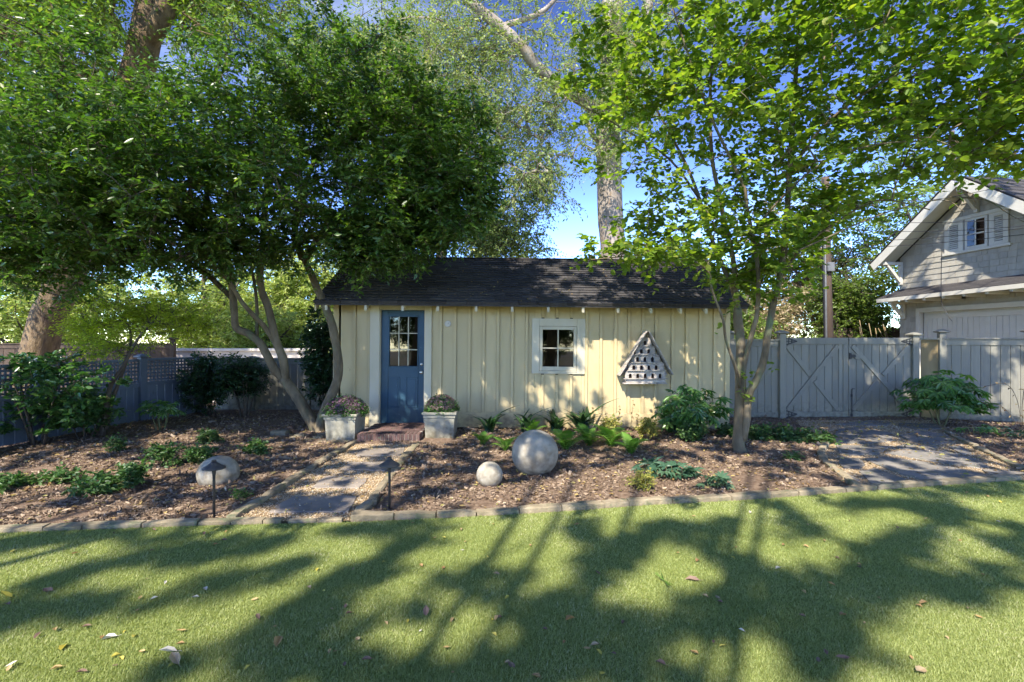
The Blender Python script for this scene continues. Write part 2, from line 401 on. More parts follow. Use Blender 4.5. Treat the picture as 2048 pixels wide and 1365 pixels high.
M['shingle'] = pmat('grey_wall_shingle', [(.29,.265,.21), (.36,.33,.265)], 9, (1,1,.3), .8, .5, 60, var=.1)
M['gwhite'] = pmat('house_white_paint', [(.47,.44,.36), (.53,.50,.42)], 3, rough=.5, bump=.1, var=.03)
M['wallpale'] = pmat('pale_render', [(.52,.45,.38), (.66,.58,.50)], 2, rough=.9)
M['wire'] = pmat('cable', [(.015,.015,.015), (.03,.03,.03)], 5, rough=.6)
M['galv'] = pmat('galvanised', [(.10,.105,.11), (.16,.165,.17)], 6, rough=.5, var=0)
M['glass'] = glassmat('window_glass')
M['inside'] = pmat('dim_interior', [(.018,.017,.015), (.035,.03,.028)], 3)
M['l_dark'] = leafmat('dark_glossy_leaf', [(.034,.075,.014), (.060,.118,.022), (.10,.17,.034), (.19,.22,.055)], (1.6, 1.9, .6), .40, .33, .5, pos=[0, .45, .9, 1])
M['l_bright'] = leafmat('bright_round_leaf', [(.082,.15,.022), (.135,.21,.033), (.20,.265,.048), (.28,.30,.07)], (1.8, 1.9, .5), .52, .45, .35, pos=[0, .45, .9, 1])
M['l_brightobj'] = leafmat('bright_round_leaf_near', [(.075,.14,.022), (.12,.195,.032), (.18,.25,.045)], (1.8, 1.9, .5), .52, .45, .35, obj=True)
M['l_pale'] = leafmat('pale_oak_leaf', [(.11,.165,.04), (.17,.235,.06), (.24,.29,.085), (.36,.36,.13)], (1.5, 1.6, .8), .35, .5, .35, pos=[0, .4, .8, 1])
M['l_mid'] = leafmat('yard_tree_leaf', [(.065,.11,.02), (.12,.185,.032), (.19,.25,.05)], (1.7, 1.9, .6), .40)
M['l_lime'] = leafmat('lime_maple_leaf', [(.24,.34,.03), (.36,.46,.045), (.46,.52,.07)], (1.4, 1.4, .6), .6, .5)
M['l_sun'] = leafmat('sunny_shrub_leaf', [(.20,.28,.06), (.31,.39,.10), (.43,.46,.17)], (1.5, 1.5, .7), .45, .5)
M['l_rust'] = leafmat('turning_leaf', [(.10,.14,.035), (.24,.21,.09), (.42,.33,.20), (.52,.42,.33)], (1.3, 1.2, .8), .35, .6, pos=[0, .35, .7, 1])
M['l_shrub'] = leafmat('deep_green_shrub_leaf', [(.012,.036,.014), (.022,.06,.02), (.04,.09,.03)], (1.4, 1.9, .7), .25, .35, .5)
M['l_cam'] = leafmat('camellia_leaf', [(.022,.065,.018), (.045,.11,.028), (.10,.18,.045)], (1.5, 1.9, .7), .3, .3, .5)
M['l_fatsia'] = leafmat('palmate_leaf', [(.045,.115,.028), (.08,.17,.038), (.14,.24,.06)], (1.5, 1.9, .6), .35, .3, .5, obj=True)
M['l_strap'] = leafmat('strap_leaf', [(.012,.04,.012), (.03,.075,.02), (.05,.10,.025)], (1.4, 1.9, .6), .25, .35, .5, obj=True)
M['l_fern'] = leafmat('fern_frond', [(.07,.17,.025), (.12,.25,.035), (.18,.32,.055)], (1.6, 1.8, .6), .4, .5, obj=True)
M['l_hell'] = leafmat('blue_green_leaf', [(.03,.08,.045), (.06,.125,.07), (.10,.17,.09)], (1.3, 1.7, .9), .25, .4, obj=True)
M['l_cover'] = leafmat('cover_leaf', [(.026,.066,.018), (.052,.115,.03), (.10,.165,.05)], (1.4, 1.8, .6), .3, .45)
M['l_dry'] = leafmat('dry_leaf', [(.20,.12,.05), (.36,.25,.11), (.45,.36,.16)], (1.2, 1.1, .8), .3, .7, obj=True)
M['l_yel'] = leafmat('yellow_green_leaf', [(.16,.20,.03), (.30,.30,.06), (.36,.30,.08)], (1.3, 1.3, .6), .35, .6)
M['l_mum'] = leafmat('mum_leaf', [(.03,.08,.015), (.06,.15,.03), (.10,.20,.05)], (1.4, 1.8, .6), .3, .5)
M['f_purple'] = leafmat('dusky_purple_petal', [(.10,.04,.08), (.16,.075,.125), (.23,.13,.18), (.17,.11,.10)], (1.2, 1, 1.1), .3, .7)
M['f_dull'] = leafmat('faded_mauve_petal', [(.11,.07,.07), (.19,.12,.125), (.27,.19,.17)], (1.2, 1, 1.1), .3, .7)
M['slate_warm'] = pmat('warm_path_slate', [(.16,.135,.11), (.23,.195,.16), (.31,.265,.215)], 2.5, rough=.8, bump=.8, bscale=30, bdist=.006, var=.15)
M['driveway'] = pmat('pale_driveway', [(.40,.37,.32), (.52,.48,.42)], 2, rough=.9, var=0)
M['grass'] = leafmat('turf_blade', [(.19,.235,.065), (.27,.31,.10), (.355,.38,.15), (.49,.47,.28)], (1.4, 1.5, .6), .3, .55, .3, pos=[0, .4, .85, 1])
M['chips'] = leafmat('mulch_chip', [(.125,.085,.057), (.185,.132,.09), (.255,.187,.127), (.38,.295,.205)], (1, 1, 1), .0, .9, .15, pos=[0, .4, .8, 1])
M['litter'] = leafmat('leaf_litter', [(.16,.095,.04), (.30,.20,.08), (.42,.32,.12), (.26,.26,.08)], (1.2, 1.1, .8), .2, .75, .2)
M['pebble'] = leafmat('pea_gravel', [(.22,.14,.065), (.36,.25,.13), (.48,.38,.24), (.58,.50,.38)], (1, 1, 1), .0, .8, .3)
M['lf_tan'] = leafmat('fallen_tan', [(.34,.20,.08), (.46,.32,.14), (.40,.30,.18)], (1.2, 1.1, .8), .2, .7, obj=True)
M['lf_pale'] = leafmat('fallen_pale', [(.50,.46,.40), (.58,.54,.46)], (1.1, 1.1, .9), .2, .7, obj=True)
M['lf_yel'] = leafmat('fallen_yellow', [(.45,.38,.06), (.50,.44,.10)], (1.1, 1.1, .8), .2, .6, obj=True)
M['lf_brown'] = leafmat('fallen_brown', [(.15,.09,.055), (.22,.14,.10)], (1.1, 1.1, .8), .15, .7, obj=True)
M['stemgreen'] = pmat('green_stem', [(.12,.13,.05), (.20,.19,.09)], 8)

# ------------------------------------------------------------------ ground, lawn, bed, path, patio
EDGE = [G(x, y) for x, y in ((-260,1078), (0,1066), (200,1059), (400,1052), (560,1048), (700,1045), (900,1036), (1100,1025), (1280,1012), (1500,1000), (1700,985), (1900,970), (2060,960), (2300,944))]
def edge_y(x):
    for a, b in zip(EDGE, EDGE[1:]):
        if a.x <= x <= b.x: return a.y + (b.y - a.y) * (x - a.x) / (b.x - a.x)
    return EDGE[0].y if x < EDGE[0].x else EDGE[-1].y
EX = np.array([p.x for p in EDGE]); EY = np.array([p.y for p in EDGE])
def sheet(name, poly, z, mat, kind='structure'):
    m = MB(); m.add([(p[0], p[1], z) for p in poly], [tuple(range(len(poly)))])
    return props(m.build(name, mat, None, origin=(0, 0, z)), kind=kind)
sheet('ground', [(-160, -60), (160, -60), (160, 220), (-160, 220)], -.09, M['ground'])
lawn_poly = [(-14, -9), (14, -9)] + [(14, EY[-1])] + [(p.x, p.y) for p in reversed(EDGE)] + [(-14, EY[0])]
sheet('lawn', lawn_poly, 0.0, M['turfbase'])

PATH = [(p.x, p.y) for p in (G(470,1046), G(700,1043), G(728,1035), G(775,975), G(812,925), G(838,890), G(712,890), G(640,935), G(560,985))]
PATIO = [(p.x, p.y) for p in (G(1716,982), G(1690,962), G(1648,930), G(1640,905), G(1652,880), G(1600,853), G(1590,842), G(1885,842), G(1900,872), G(1950,893), G(2000,922), G(2060,952))]
def bump_h(x, y):
    return noise.noise(Vector((x*.9, y*.9, 3))) * .035 + noise.noise(Vector((x*4, y*4, 7))) * .014 + noise.noise(Vector((x*14, y*14, 1))) * .007
# mulch bed: one bumpy sheet from the lawn edge back to the fences
def bed():
    nx, ny = 300, 110; xs = np.linspace(-12, 14, nx); V = []; tt = np.linspace(0, 1, ny)
    for i, x in enumerate(xs):
        y0 = float(np.interp(x, EX, EY)) + .03
        for t in tt:
            y = y0 + (12.0 - y0) * t**1.25; V.append((x, y, 0))
    V = np.array(V); ins = inpoly(V, PATH) | inpoly(V, PATIO)
    for k in range(len(V)):
        x, y = V[k, 0], V[k, 1]; z = .022 + bump_h(x, y)
        e = y - float(np.interp(x, EX, EY)); z *= min(1, .35 + e*1.2)
        if ins[k]: z = -.03
        if y > 8.3 and -3.2 < x < 3.9: z = -.02
        V[k, 2] = z
    idx = np.arange(nx*ny).reshape(nx, ny)
    q = np.stack([idx[:-1, :-1], idx[1:, :-1], idx[1:, 1:], idx[:-1, 1:]], -1).reshape(-1, 4)
    T = np.concatenate([q[:, [0, 1, 2]], q[:, [0, 2, 3]]])
    return props(np_build('mulch_bed', V, T, M['mulchbase'], smooth=True), kind='structure')
bed()
gp = sheet('gravel_path', PATH, .006, M['gravelbase'])
pt = sheet('patio', PATIO, .008, M['gravelbase'])

def scatter_in(poly, n):
    A = np.array(poly); mn, mx_ = A.min(0), A.max(0); p = mn + RNG.random((n*3, 2)) * (mx_ - mn)
    return p[inpoly(p, poly)][:n]
FLAGS = []
def flag(parent, name, pts, z, th, jit=.008):
    c = sum(pts, Vector()) / len(pts); fine = []; pts = [p.lerp(c, .03 if name == 'flagstone' else .02) for p in pts]
    for a, b in zip(pts, pts[1:] + pts[:1]):
        k = max(1, int((b - a).length / .12))
        for i in range(k):
            q = a.lerp(b, i / k); fine.append(q + Vector((random.uniform(-jit, jit), random.uniform(-jit, jit), 0)))
    n = len(fine); V = [(p.x, p.y, z) for p in fine] + [(p.x, p.y, z+th-.006) for p in fine]
    V += [tuple(p.lerp(c, .012) + Vector((0, 0, z+th-p.z+random.uniform(-.001, .001)))) for p in fine]
    m = MB(); m.add(V, [(i, (i+1) % n, n+(i+1) % n, n+i) for i in range(n)] + [(n+i, n+(i+1) % n, 2*n+(i+1) % n, 2*n+i) for i in range(n)] + [tuple(range(2*n, 3*n))])
    FLAGS.append([(p.x, p.y) for p in fine])
    return m.build(name, M['slate_warm' if name == 'stepping_stone' else 'slate'], parent)
for q in (((535,1029),(560,1010),(587,997),(715,996),(708,1012),(697,1028)), ((622,979),(638,964),(657,955),(737,960),(731,970),(719,980)),
          ((680,942),(697,928),(772,926),(792,934),(772,945)), ((710,915),(723,900),(811,899),(807,914))):
    flag(gp, 'stepping_stone', [G(*a) for a in q], -.01, .032)
def C4(*l): return [G(1600 + a/4.571, 830 + b/4.571) for a, b in l]
for q in (C4((310,200),(330,140),(560,115),(850,180),(860,250),(600,280),(320,265)), C4((320,290),(600,292),(830,300),(720,370),(440,382),(350,360)),
          C4((360,400),(560,412),(600,470),(560,505),(400,500),(352,470)), C4((540,530),(680,500),(960,600),(1030,650),(740,668),(640,640)),
          C4((570,410),(740,392),(1150,444),(1420,494),(1780,580),(1650,602),(1320,632),(1130,612),(900,550),(700,470)),
          C4((765,360),(900,336),(1300,336),(1620,420),(1730,484),(1640,500),(1440,472),(1160,428)), C4((900,200),(1100,152),(1360,190),(1400,250),(1250,290),(1000,252)),
          C4((870,300),(1000,272),(1250,302),(1200,326),(900,322)), C4((1650,512),(1800,516),(2048,542),(2090,572),(1850,582),(1700,552)),
          C4((300,95),(600,60),(850,72),(800,110),(500,104)), C4((900,82),(1250,90),(1300,140),(1050,140),(900,110)),
          C4((350,545),(420,545),(545,612),(480,618)), C4((1350,300),(1450,290),(1570,370),(1480,370))):
    flag(pt, 'flagstone', q, -.01, .032)

def rough_stone(L, W, H):
    m = MB(); nx = max(2, int(L/.09)); R = []
    prof = [(-.5, 0), (-.5, .82), (-.36, 1), (.36, 1), (.5, .82), (.5, 0)]
    for i in range(nx + 1):
        x = -L/2 + L*i/nx; k = 1 if 0 < i < nx else .9
        for a, b in prof:
            R.append((x + random.uniform(-.006, .006), a*W*k + random.uniform(-.007, .007), (b*H*k + random.uniform(-.005, .005)) if b else -.05))
    n = len(prof)
    m.add(R, [(i*n+k, i*n+k+1, (i+1)*n+k+1, (i+1)*n+k) for i in range(nx) for k in range(n-1)] + [tuple(range(n)), tuple(range(nx*n, nx*n+n))[::-1]])
    return m
def edging(label, line, lo, hi, W, H, gap=.008, zo=0):
    line = smooth_line(line, 6); root = thing('stone_edging', label, 'edging', (line[0].x, line[0].y, 0))
    seg = [(b - a).length for a, b in zip(line, line[1:])]; tot = sum(seg)
    def at(s):
        for a, b, l in zip(line, line[1:], seg):
            if s <= l: return a.lerp(b, s / l)
            s -= l
        return line[-1]
    s = 0
    while s < tot - .08:
        L = min(random.uniform(lo, hi), tot - s); a, b = at(s), at(s + L); d = b - a
        me = rough_stone(d.length - gap, W * random.uniform(.85, 1.12), H * random.uniform(.85, 1.15)).mesh('stone', M['edge'])
        c = (a + b) / 2
        inst(me, 'stone', root, (c.x, c.y, zo), (random.uniform(-.04, .04), random.uniform(-.02, .02), math.atan2(d.y, d.x) + random.uniform(-.02, .02)))
        s += L
    return root
up = Vector((0, .045, 0))
iL = [p for p in EDGE]
edging('row of rough tan edging stones between the lawn and the left mulch bed', [p + up for p in EDGE[:5]], .24, .46, .10, .035)
edging('low sunken stones closing the end of the gravel path at the lawn', [G(575,1046) + up*.4, G(690,1043) + up*.4], .18, .3, .07, .022)
edging('long row of tan edging stones between the lawn and the right mulch bed and patio', [G(700,1043) + up] + [p + up for p in EDGE[6:]], .24, .44, .095, .05)
edging('stone border up the left side of the gravel path', [G(462,1043), G(520,1008), G(600,955), G(660,917), G(708,889)], .3, .6, .085, .055)
edging('stone border up the right side of the gravel path', [G(712,1037), G(745,1005), G(778,960), G(806,924), G(834,892)], .22, .4, .10, .05)
edging('curved stone border between the mulch bed and the left of the patio', [G(1716,978), G(1690,958), G(1652,930), G(1641,908), G(1652,884), G(1610,858)], .22, .42, .09, .055)
edging('stone border along the right side of the patio', [G(1893,866), G(1925,884), G(1965,903), G(2010,926), G(2070,950)], .3, .5, .09, .05)

def stones_mask(p):
    m = np.zeros(len(p), bool)
    for f in FLAGS: m |= inpoly(p, f)
    return m
# loose material, far too much to count
def pebbles(name, poly, n):
    p = scatter_in(poly, n); keep = ~stones_mask(p) | (RNG.random(len(p)) < .03); p = p[keep]; n = len(p)
    tv = [(-.5,0,0), (.5,0,0), (0,-.42,0), (0,.42,0), (0,0,-.35), (0,0,.35)]
    tt = [(0,2,5), (2,1,5), (1,3,5), (3,0,5), (2,0,4), (1,2,4), (3,1,4), (0,3,4)]
    on = stones_mask(p)
    O = np.c_[p, np.where(on, .023, .010) + RNG.random(n)*.006]
    V, T, R = stamp(tv, tt, O, nrm(np.c_[RNG.normal(0, 1, (n, 2)), RNG.normal(0, .3, n)]), nrm(RNG.normal(0, .4, (n, 3)) + [0, 0, 1]), RNG.uniform(.009, .02, n))
    return props(np_build(name, V, T, M['pebble'], rnd=R), kind='stuff')
pebbles('path_gravel', PATH, 15000)
pebbles('patio_gravel', PATIO, 16000)
def bed_points(n, y1=10.2, x0=-8.5, x1=10.5, near=1.7):
    y = 4.0 + (y1 - 4.0) * RNG.random(n*3)**near; x = x0 + (x1-x0)*RNG.random(n*3); p = np.c_[x, y]
    ok = (y > np.interp(x, EX, EY) + .1) & (np.abs(x) < y*1.2 + .5)
    ok &= ~inpoly(p, PATH) & ~inpoly(p, PATIO) & ~((y > 8.42) & (x > -3.1) & (x < 3.75)) & ~((y < 8.4) & (y > 7.3) & (x > -2.35) & (x < -1.38))
    ok &= ~((x > -3.0) & (x < -.9) & (y > 7.2) & (y < 8.4))
    return p[ok][:n]
def hz(p):
    return np.array([(.022 + bump_h(x, y)) * min(1, .35 + (y - float(np.interp(x, EX, EY)))*1.2) for x, y in p])
p = bed_points(130000); p = p[np.array([noise.noise(Vector((a*2.2, b*2.2, 9))) + .5*noise.noise(Vector((a*7, b*7, 2))) for a, b in p]) > -.33 + RNG.normal(0, .1, len(p))]; n = len(p)
tv = [(-.5,0,0), (.5,0,0), (.42,1,.06), (-.42,1,.02), (-.15,.5,.16)]; tt = [(0,1,4), (1,2,4), (2,3,4), (3,0,4)]
L_ = .010 + .034*RNG.random(n)**2 + (RNG.random(n) < .04)*.03; asp = RNG.uniform(.08, .3, n)
Y = nrm(np.c_[RNG.normal(0, 1, (n, 2)), RNG.normal(0, .22, n)])
V, T, R = stamp(tv, tt, np.c_[p, hz(p) + .004 + RNG.random(n)*.012], Y, nrm(RNG.normal(0, .3, (n, 3)) + [0, 0, 1]), L_)
O_ = np.repeat(np.c_[p, np.zeros(n)], 5, 0)   # narrow every chip across its length
Xv = np.repeat(nrm(np.cross(Y, [0, 0, 1.])), 5, 0); d = ((V - O_) * Xv).sum(1, keepdims=True); V = V - Xv*d*(1 - np.repeat(asp, 5)[:, None])
props(np_build('mulch', V, T, M['chips'], rnd=R), kind='stuff')
def flat_leaves(name, P2, Z, smin, smax, mat):
    n = len(P2); Y = nrm(np.c_[RNG.normal(0, 1, (n, 2)), RNG.normal(0, .18, n)])
    V, T, R = stamp([(0,0,0), (-.2,.3,.1), (-.2,.65,.13), (0,1,.02), (.2,.65,.11), (.2,.3,.12), (0,.5,.01)], LEAF_M[1],
                    np.c_[P2, Z], Y, nrm(RNG.normal(0, .35, (n, 3)) + [0, 0, 1]), RNG.uniform(smin, smax, n))
    return props(np_build(name, V, T, mat, rnd=R), kind='stuff')
p = bed_points(5200, near=.9); flat_leaves('leaf_litter', p, hz(p) + .015, .025, .06, M['litter'])
p = scatter_in(PATIO, 900); p = p[RNG.random(len(p)) < np.clip((p[:, 1]-5.2)/3.5, .12, 1)]; flat_leaves('patio_leaf_litter', p, np.full(len(p), .030), .03, .07, M['litter'])
p = scatter_in(PATH, 160); flat_leaves('path_leaf_litter', p, np.full(len(p), .028), .02, .045, M['litter'])

sheet('driveway', [(-30, 10.9), (-3.6, 10.9), (-3.6, 30), (-30, 30)], -.08, M['driveway'])
# turf: short blades wherever the lawn is near enough to show them
def turf(n):
    y = 1.75 + (6.2 - 1.75) * RNG.random(n)**1.5; x = (RNG.random(n)*2 - 1) * (y*1.12 + .5)
    ok = y < np.interp(x, EX, EY) - .005; x, y = x[ok], y[ok]; n = len(x)
    hgt = RNG.uniform(.009, .021, n); lean = RNG.normal(0, .55, (n, 2)) + [.12, .12]
    D = nrm(np.c_[lean, np.ones(n)]); sd = nrm(np.c_[RNG.normal(0, 1, (n, 2)), np.zeros(n)]); wd = (.0011 + .0004*y)[:, None] * RNG.uniform(.8, 1.2, (n, 1))
    O = np.c_[x, y, np.zeros(n)]; V = np.zeros((n, 3, 3)); V[:, 0] = O - sd*wd; V[:, 1] = O + sd*wd; V[:, 2] = O + D*hgt[:, None]
    cl = np.array([noise.noise(Vector((a*1.3, b*1.3, 0))) for a, b in zip(x, y)]) * .3 + np.array([noise.noise(Vector((a*6, b*6, 4))) for a, b in zip(x, y)]) * .14
    R = np.clip(RNG.beta(2, 2.2, n) + cl, 0, 1)
    return props(np_build('grass', V.reshape(-1, 3), np.arange(n*3).reshape(-1, 3), M['grass'], rnd=np.repeat(R, 3)), kind='stuff')
turf(680000)

# ------------------------------------------------------------------ the shed
D0 = 8.4; S = F / D0
def wx(px): return (px - 1024) / S
def wz(py): return EYE - (py - 682.5) / S
shed = thing('garden_shed', 'cream board and batten garden shed with dark shingled roof, blue door and one small window', 'shed', (0, D0, 0))
XL, XR = wx(668), wx(1455)
BZ = .29
DX0, DX1, DZ1 = wx(757), wx(849), wz(620)
WX0, WX1, WZ0, WZ1 = wx(1068), wx(1162), wz(742), wz(642)
bat = [677, 708, 737] + [880 + 28.6*i for i in range(7)] + [1084, 1112.5, 1141, 1171, 1200, 1229, 1256, 1284, 1310, 1343, 1371, 1398, 1427]
edges_ = [XL] + [wx(b) for b in bat] + [XR]
TOP = 2.36
BX_ = [wx(b) for b in bat]
def board(x0, x1, z0, z1, y0=D0, th=.018):
    a_ = .0255 if any(abs(x0-q) < .001 for q in BX_) else .001; b_ = .0255 if any(abs(x1-q) < .001 for q in BX_) else .001
    if x1 - x0 > a_ + b_ + .005 and z1 - z0 > .02: MB().bx(x0+a_, x1-b_, y0, y0+th, z0, z1, .002).build('siding_board', M['siding'], shed)
for a, b in zip(edges_, edges_[1:]):
    segs = [(a, b)]
    cuts = []
    for (o0, o1, z0, z1) in ((DX0, DX1, 0, DZ1), (WX0, WX1, WZ0, WZ1)):
        if b > o0 and a < o1:
            l, r = max(a, o0), min(b, o1); cuts.append((l, r, z0, z1))
    if not cuts: board(a, b, .02, TOP); continue
    l, r, z0, z1 = cuts[0]
    board(a, l, .02, TOP); board(r, b, .02, TOP); board(l, r, z1, TOP)
    if z0 > .1: board(l, r, .02, z0)
for i, b in enumerate(bat[1:]):
    x = wx(b)
    if 1066 < b < 1164:
        MB().bx(x-.024, x+.024, D0-.026, D0+.012, BZ+.002, wz(749), .003).build('batten', M['siding'], shed)
        MB().bx(x-.024, x+.024, D0-.026, D0+.012, wz(635), 2.2, .003).build('batten', M['siding'], shed)
    elif b != 737: MB().bx(x-.024, x+.024, D0-.026, D0+.012, BZ+.002, 2.2, .003).build('batten', M['siding'], shed)
    else: MB().bx(x-.018, x+.014, D0-.026, D0+.012, .03, 2.2, .003).build('batten', M['siding'], shed)
MB().bx(XL-.02, XL+.075, D0-.024, D0-.002, .03, 2.2, .003).build('corner_board', M['siding'], shed)
MB().bx(XR-.06, XR+.02, D0-.024, D0-.002, .03, 2.2, .003).build('corner_board', M['siding'], shed)
MB().bx(wx(863), XR-.062, D0-.024, D0-.003, .025, BZ, .004).build('base_board', M['siding'], shed)
MB().bx(XL+.077, wx(739), D0-.024, D0-.003, .025, BZ, .004).build('base_board', M['siding'], shed)
# side and back walls, floor: the shed is hollow
YB = D0 + 2.6
wm = MB(); wm.bx(XL-.02, XL, D0+.02, YB, .02, 2.36); wm.build('side_wall', M['siding'], shed)
wm = MB(); wm.bx(XR, XR+.02, D0+.02, YB, .02, 2.36); wm.build('side_wall', M['siding'], shed)
for xx in (XL-.02, XR):
    MB().add([(xx, D0+.02, 2.36), (xx, YB, 2.36), (xx, D0+1.3, 3.08), (xx+.02, D0+.02, 2.36), (xx+.02, YB, 2.36), (xx+.02, D0+1.3, 3.08)], [(0,1,2), (3,5,4), (0,2,5,3), (1,4,5,2)]).build('gable_wall', M['siding'], shed)
MB().bx(XL+.01, XR-.01, YB-.02, YB, .02, 2.36).build('back_wall', M['siding'], shed)
MB().bx(XL+.01, XR-.01, D0+.03, YB-.03, .0, .05).build('floor', M['inside'], shed)
MB().bx(XL+.03, XR-.03, D0+1.6, D0+1.64, .06, 2.3).build('inner_partition', M['inside'], shed)
for i in range(16):
    x = XL + .2 + (XR-XL-.4)*i/15
    MB().box((x, D0-.0, -.015), (.2, .12, .06), .01, None, .01).build('foundation_stone', M['mortar'], shed)
# roof: deck, then one course of tabs after the other
EV, RD = D0 - .45, D0 + 1.30
EZ, RZ = 2.15, 3.17
RX0, RX1 = -3.27, 3.86
sag = lambda x: -.0
deck = MB(); deck.add([(RX0, EV, EZ-.03), (RX1, EV, EZ-.03), (RX1, RD, RZ-.02), (RX0, RD, RZ-.02), (RX0, EV, EZ-.055), (RX1, EV, EZ-.055), (RX1, RD, RZ-.06), (RX0, RD, RZ-.06),
                       (RX0, 2*RD-EV, EZ-.03), (RX1, 2*RD-EV, EZ-.03), (RX1, 2*RD-EV, EZ-.07), (RX0, 2*RD-EV, EZ-.07)],
                      [(0,1,2,3), (4,7,6,5), (0,4,5,1), (3,2,9,8), (7,11,10,6), (0,3,7,4), (1,5,6,2), (3,8,11,7), (2,6,10,9), (8,9,10,11)])
rf = deck.build('roof', M['roof'], shed)
NC = 19; sl_ = Vector((0, RD-EV, RZ-EZ)); nn = Vector((0, -(RZ-EZ), RD-EV)).normalized()
for c in range(NC):
    m = MB(); x = RX0 - random.uniform(0, .25); t0, t1 = c/NC - .012, (c+1)/NC + .03
    while x < RX1:
        wdt = random.choice([.17, .25, .30, .33]); x0, x1 = max(x, RX0-.01), min(x + wdt - .006, RX1+.01); x += wdt
        if x1 - x0 < .03: continue
        lift = .018 + random.choice([0, .002, .004]) ; j = random.uniform(-.004, .004)
        A = Vector((0, EV, EZ)) + sl_*t0 + Vector((0, j, j*.5)); B = Vector((0, EV, EZ)) + sl_*t1
        q = [A + nn*lift*1.5, A + nn*(-.02), B - nn*.004]
        m.add([(x0, q[0].y, q[0].z), (x1, q[0].y, q[0].z), (x1, q[1].y, q[1].z), (x0, q[1].y, q[1].z), (x1, q[2].y, q[2].z), (x0, q[2].y, q[2].z)],
              [(0,1,4,5), (0,3,2,1), (0,5,3), (1,2,4)])
    m.build('shingle_course', M['roof'], rf)
m = MB(); x = RX0
while x < RX1 - .1:
    m.box((x + .13, RD, RZ + .008), (.25, .16, .018), .004, None, .003); x += .24
m.build('ridge_cap', M['roof'], rf)
for xx in (RX0 + .012, RX1 - .012):
    MB().add([(xx-.01, EV+.01, EZ-.058), (xx+.01, EV+.01, EZ-.058), (xx+.01, EV+.01, EZ-.15), (xx-.01, EV+.01, EZ-.15), (xx-.01, RD, RZ-.062), (xx+.01, RD, RZ-.062), (xx+.01, RD, RZ-.15), (xx-.01, RD, RZ-.15),
              (xx-.01, 2*RD-EV, EZ-.072), (xx+.01, 2*RD-EV, EZ-.072), (xx+.01, 2*RD-EV, EZ-.15), (xx-.01, 2*RD-EV, EZ-.15)],
             [(0,1,2,3), (0,3,7,4), (1,5,6,2), (0,4,5,1), (3,2,6,7), (4,7,11,8), (5,9,10,6), (4,8,9,5), (7,6,10,11), (8,11,10,9)]).build('rake_board', M['siding'], shed)
for tx in (650, 729, 803, 873, 950, 1022, 1094, 1164, 1234, 1300, 1359, 1410):
    x = (tx - 1024) / F * (D0 - .42)
    MB().add([(x-.02, EV+.02, EZ-.058), (x+.02, EV+.02, EZ-.058), (x+.02, EV+.02, EZ-.14), (x-.02, EV+.02, EZ-.14),
              (x-.02, D0+.02, EZ+.20), (x+.02, D0+.02, EZ+.20), (x+.02, D0+.02, EZ+.10), (x-.02, D0+.02, EZ+.10)],
             [(0,1,5,4), (3,7,6,2), (0,4,7,3), (1,2,6,5), (0,3,2,1), (4,5,6,7)]).build('rafter_tail', M['white'], shed)
q_ = RNG.random((150, 2)); q_[:, 1] **= 1.5; tq = q_[:, 1]
V, T, R = stamp([(0,0,0), (-.2,.3,.1), (-.2,.65,.13), (0,1,.02), (.2,.65,.11), (.2,.3,.12), (0,.5,.01)], LEAF_M[1],
                np.c_[RX0 + (RX1-RX0)*q_[:, 0], EV + (RD-EV)*tq, EZ + (RZ-EZ)*tq + .035], nrm(np.c_[RNG.normal(0, 1, (150, 2)), RNG.normal(0, .2, 150)]), np.array([0, -.5, .86]) + RNG.normal(0, .2, (150, 3)), RNG.uniform(.03, .06, 150))
np_build('roof_leaf_litter', V, T, M['litter'], rf, rnd=R, kind='stuff', origin=WL[rf.name])
# door
CZ = wz(606)
for a, b in ((739, 758), (848, 862)):
    MB().bx(wx(a), wx(b), D0-.032, D0-.003, .0, CZ, .003).build('door_casing', M['white'], shed)
MB().bx(wx(758)+.002, wx(848)-.002, D0-.032, D0-.003, DZ1, CZ, .003).build('door_casing', M['white'], shed)
for a, b in ((DX0, DX0+.02), (DX1-.02, DX1)):
    MB().bx(a+.001, b, D0-.002, D0+.10, .06, DZ1, .002).build('door_jamb', M['white'], shed)
MB().bx(DX0+.021, DX1-.021, D0-.002, D0+.10, DZ1-.02, DZ1-.001, .002).build('door_jamb', M['white'], shed)
MB().bx(DX0-.03, DX1+.01, D0-.05, D0+.10, .035, .06, .004).build('threshold', M['steel'], shed)
dy = D0 + .045
dx0, dx1, dz0, dz1 = DX0+.023, DX1-.023, .065, DZ1-.024
gx0, gx1, gz0, gz1 = wx(776), wx(832.5), wz(735), wz(636)
door = MB(); door.bx(dx0, gx0-.018, dy, dy+.04, dz0, dz1); door.bx(gx1+.018, dx1, dy, dy+.04, dz0, dz1); door.bx(gx0-.017, gx1+.017, dy, dy+.04, gz1+.018, dz1); door.bx(gx0-.017, gx1+.017, dy, dy+.04, dz0, gz0-.018)
door = door.build('door', M['door'], shed)
fm = MB()
for q in ((gx0-.02, gx0, gz0-.02, gz1+.02), (gx1, gx1+.02, gz0-.02, gz1+.02)): fm.bx(q[0], q[1], dy-.014, dy+.05, q[2], q[3])
for q in ((gx0, gx1, gz0-.02, gz0), (gx0, gx1, gz1, gz1+.02)): fm.bx(q[0], q[1], dy-.013, dy+.05, q[2], q[3])
fm.build('sash_frame', M['door'], door)
for k in (1, 2):
    x = gx0 + (gx1-gx0)*k/3; MB().bx(x-.007, x+.007, dy-.006, dy+.018, gz0, gz1, .002).build('muntin', M['white'], door)
    z = gz0 + (gz1-gz0)*k/3; MB().bx(gx0, gx1, dy-.003, dy+.015, z-.007, z+.007, .002).build('muntin', M['white'], door)
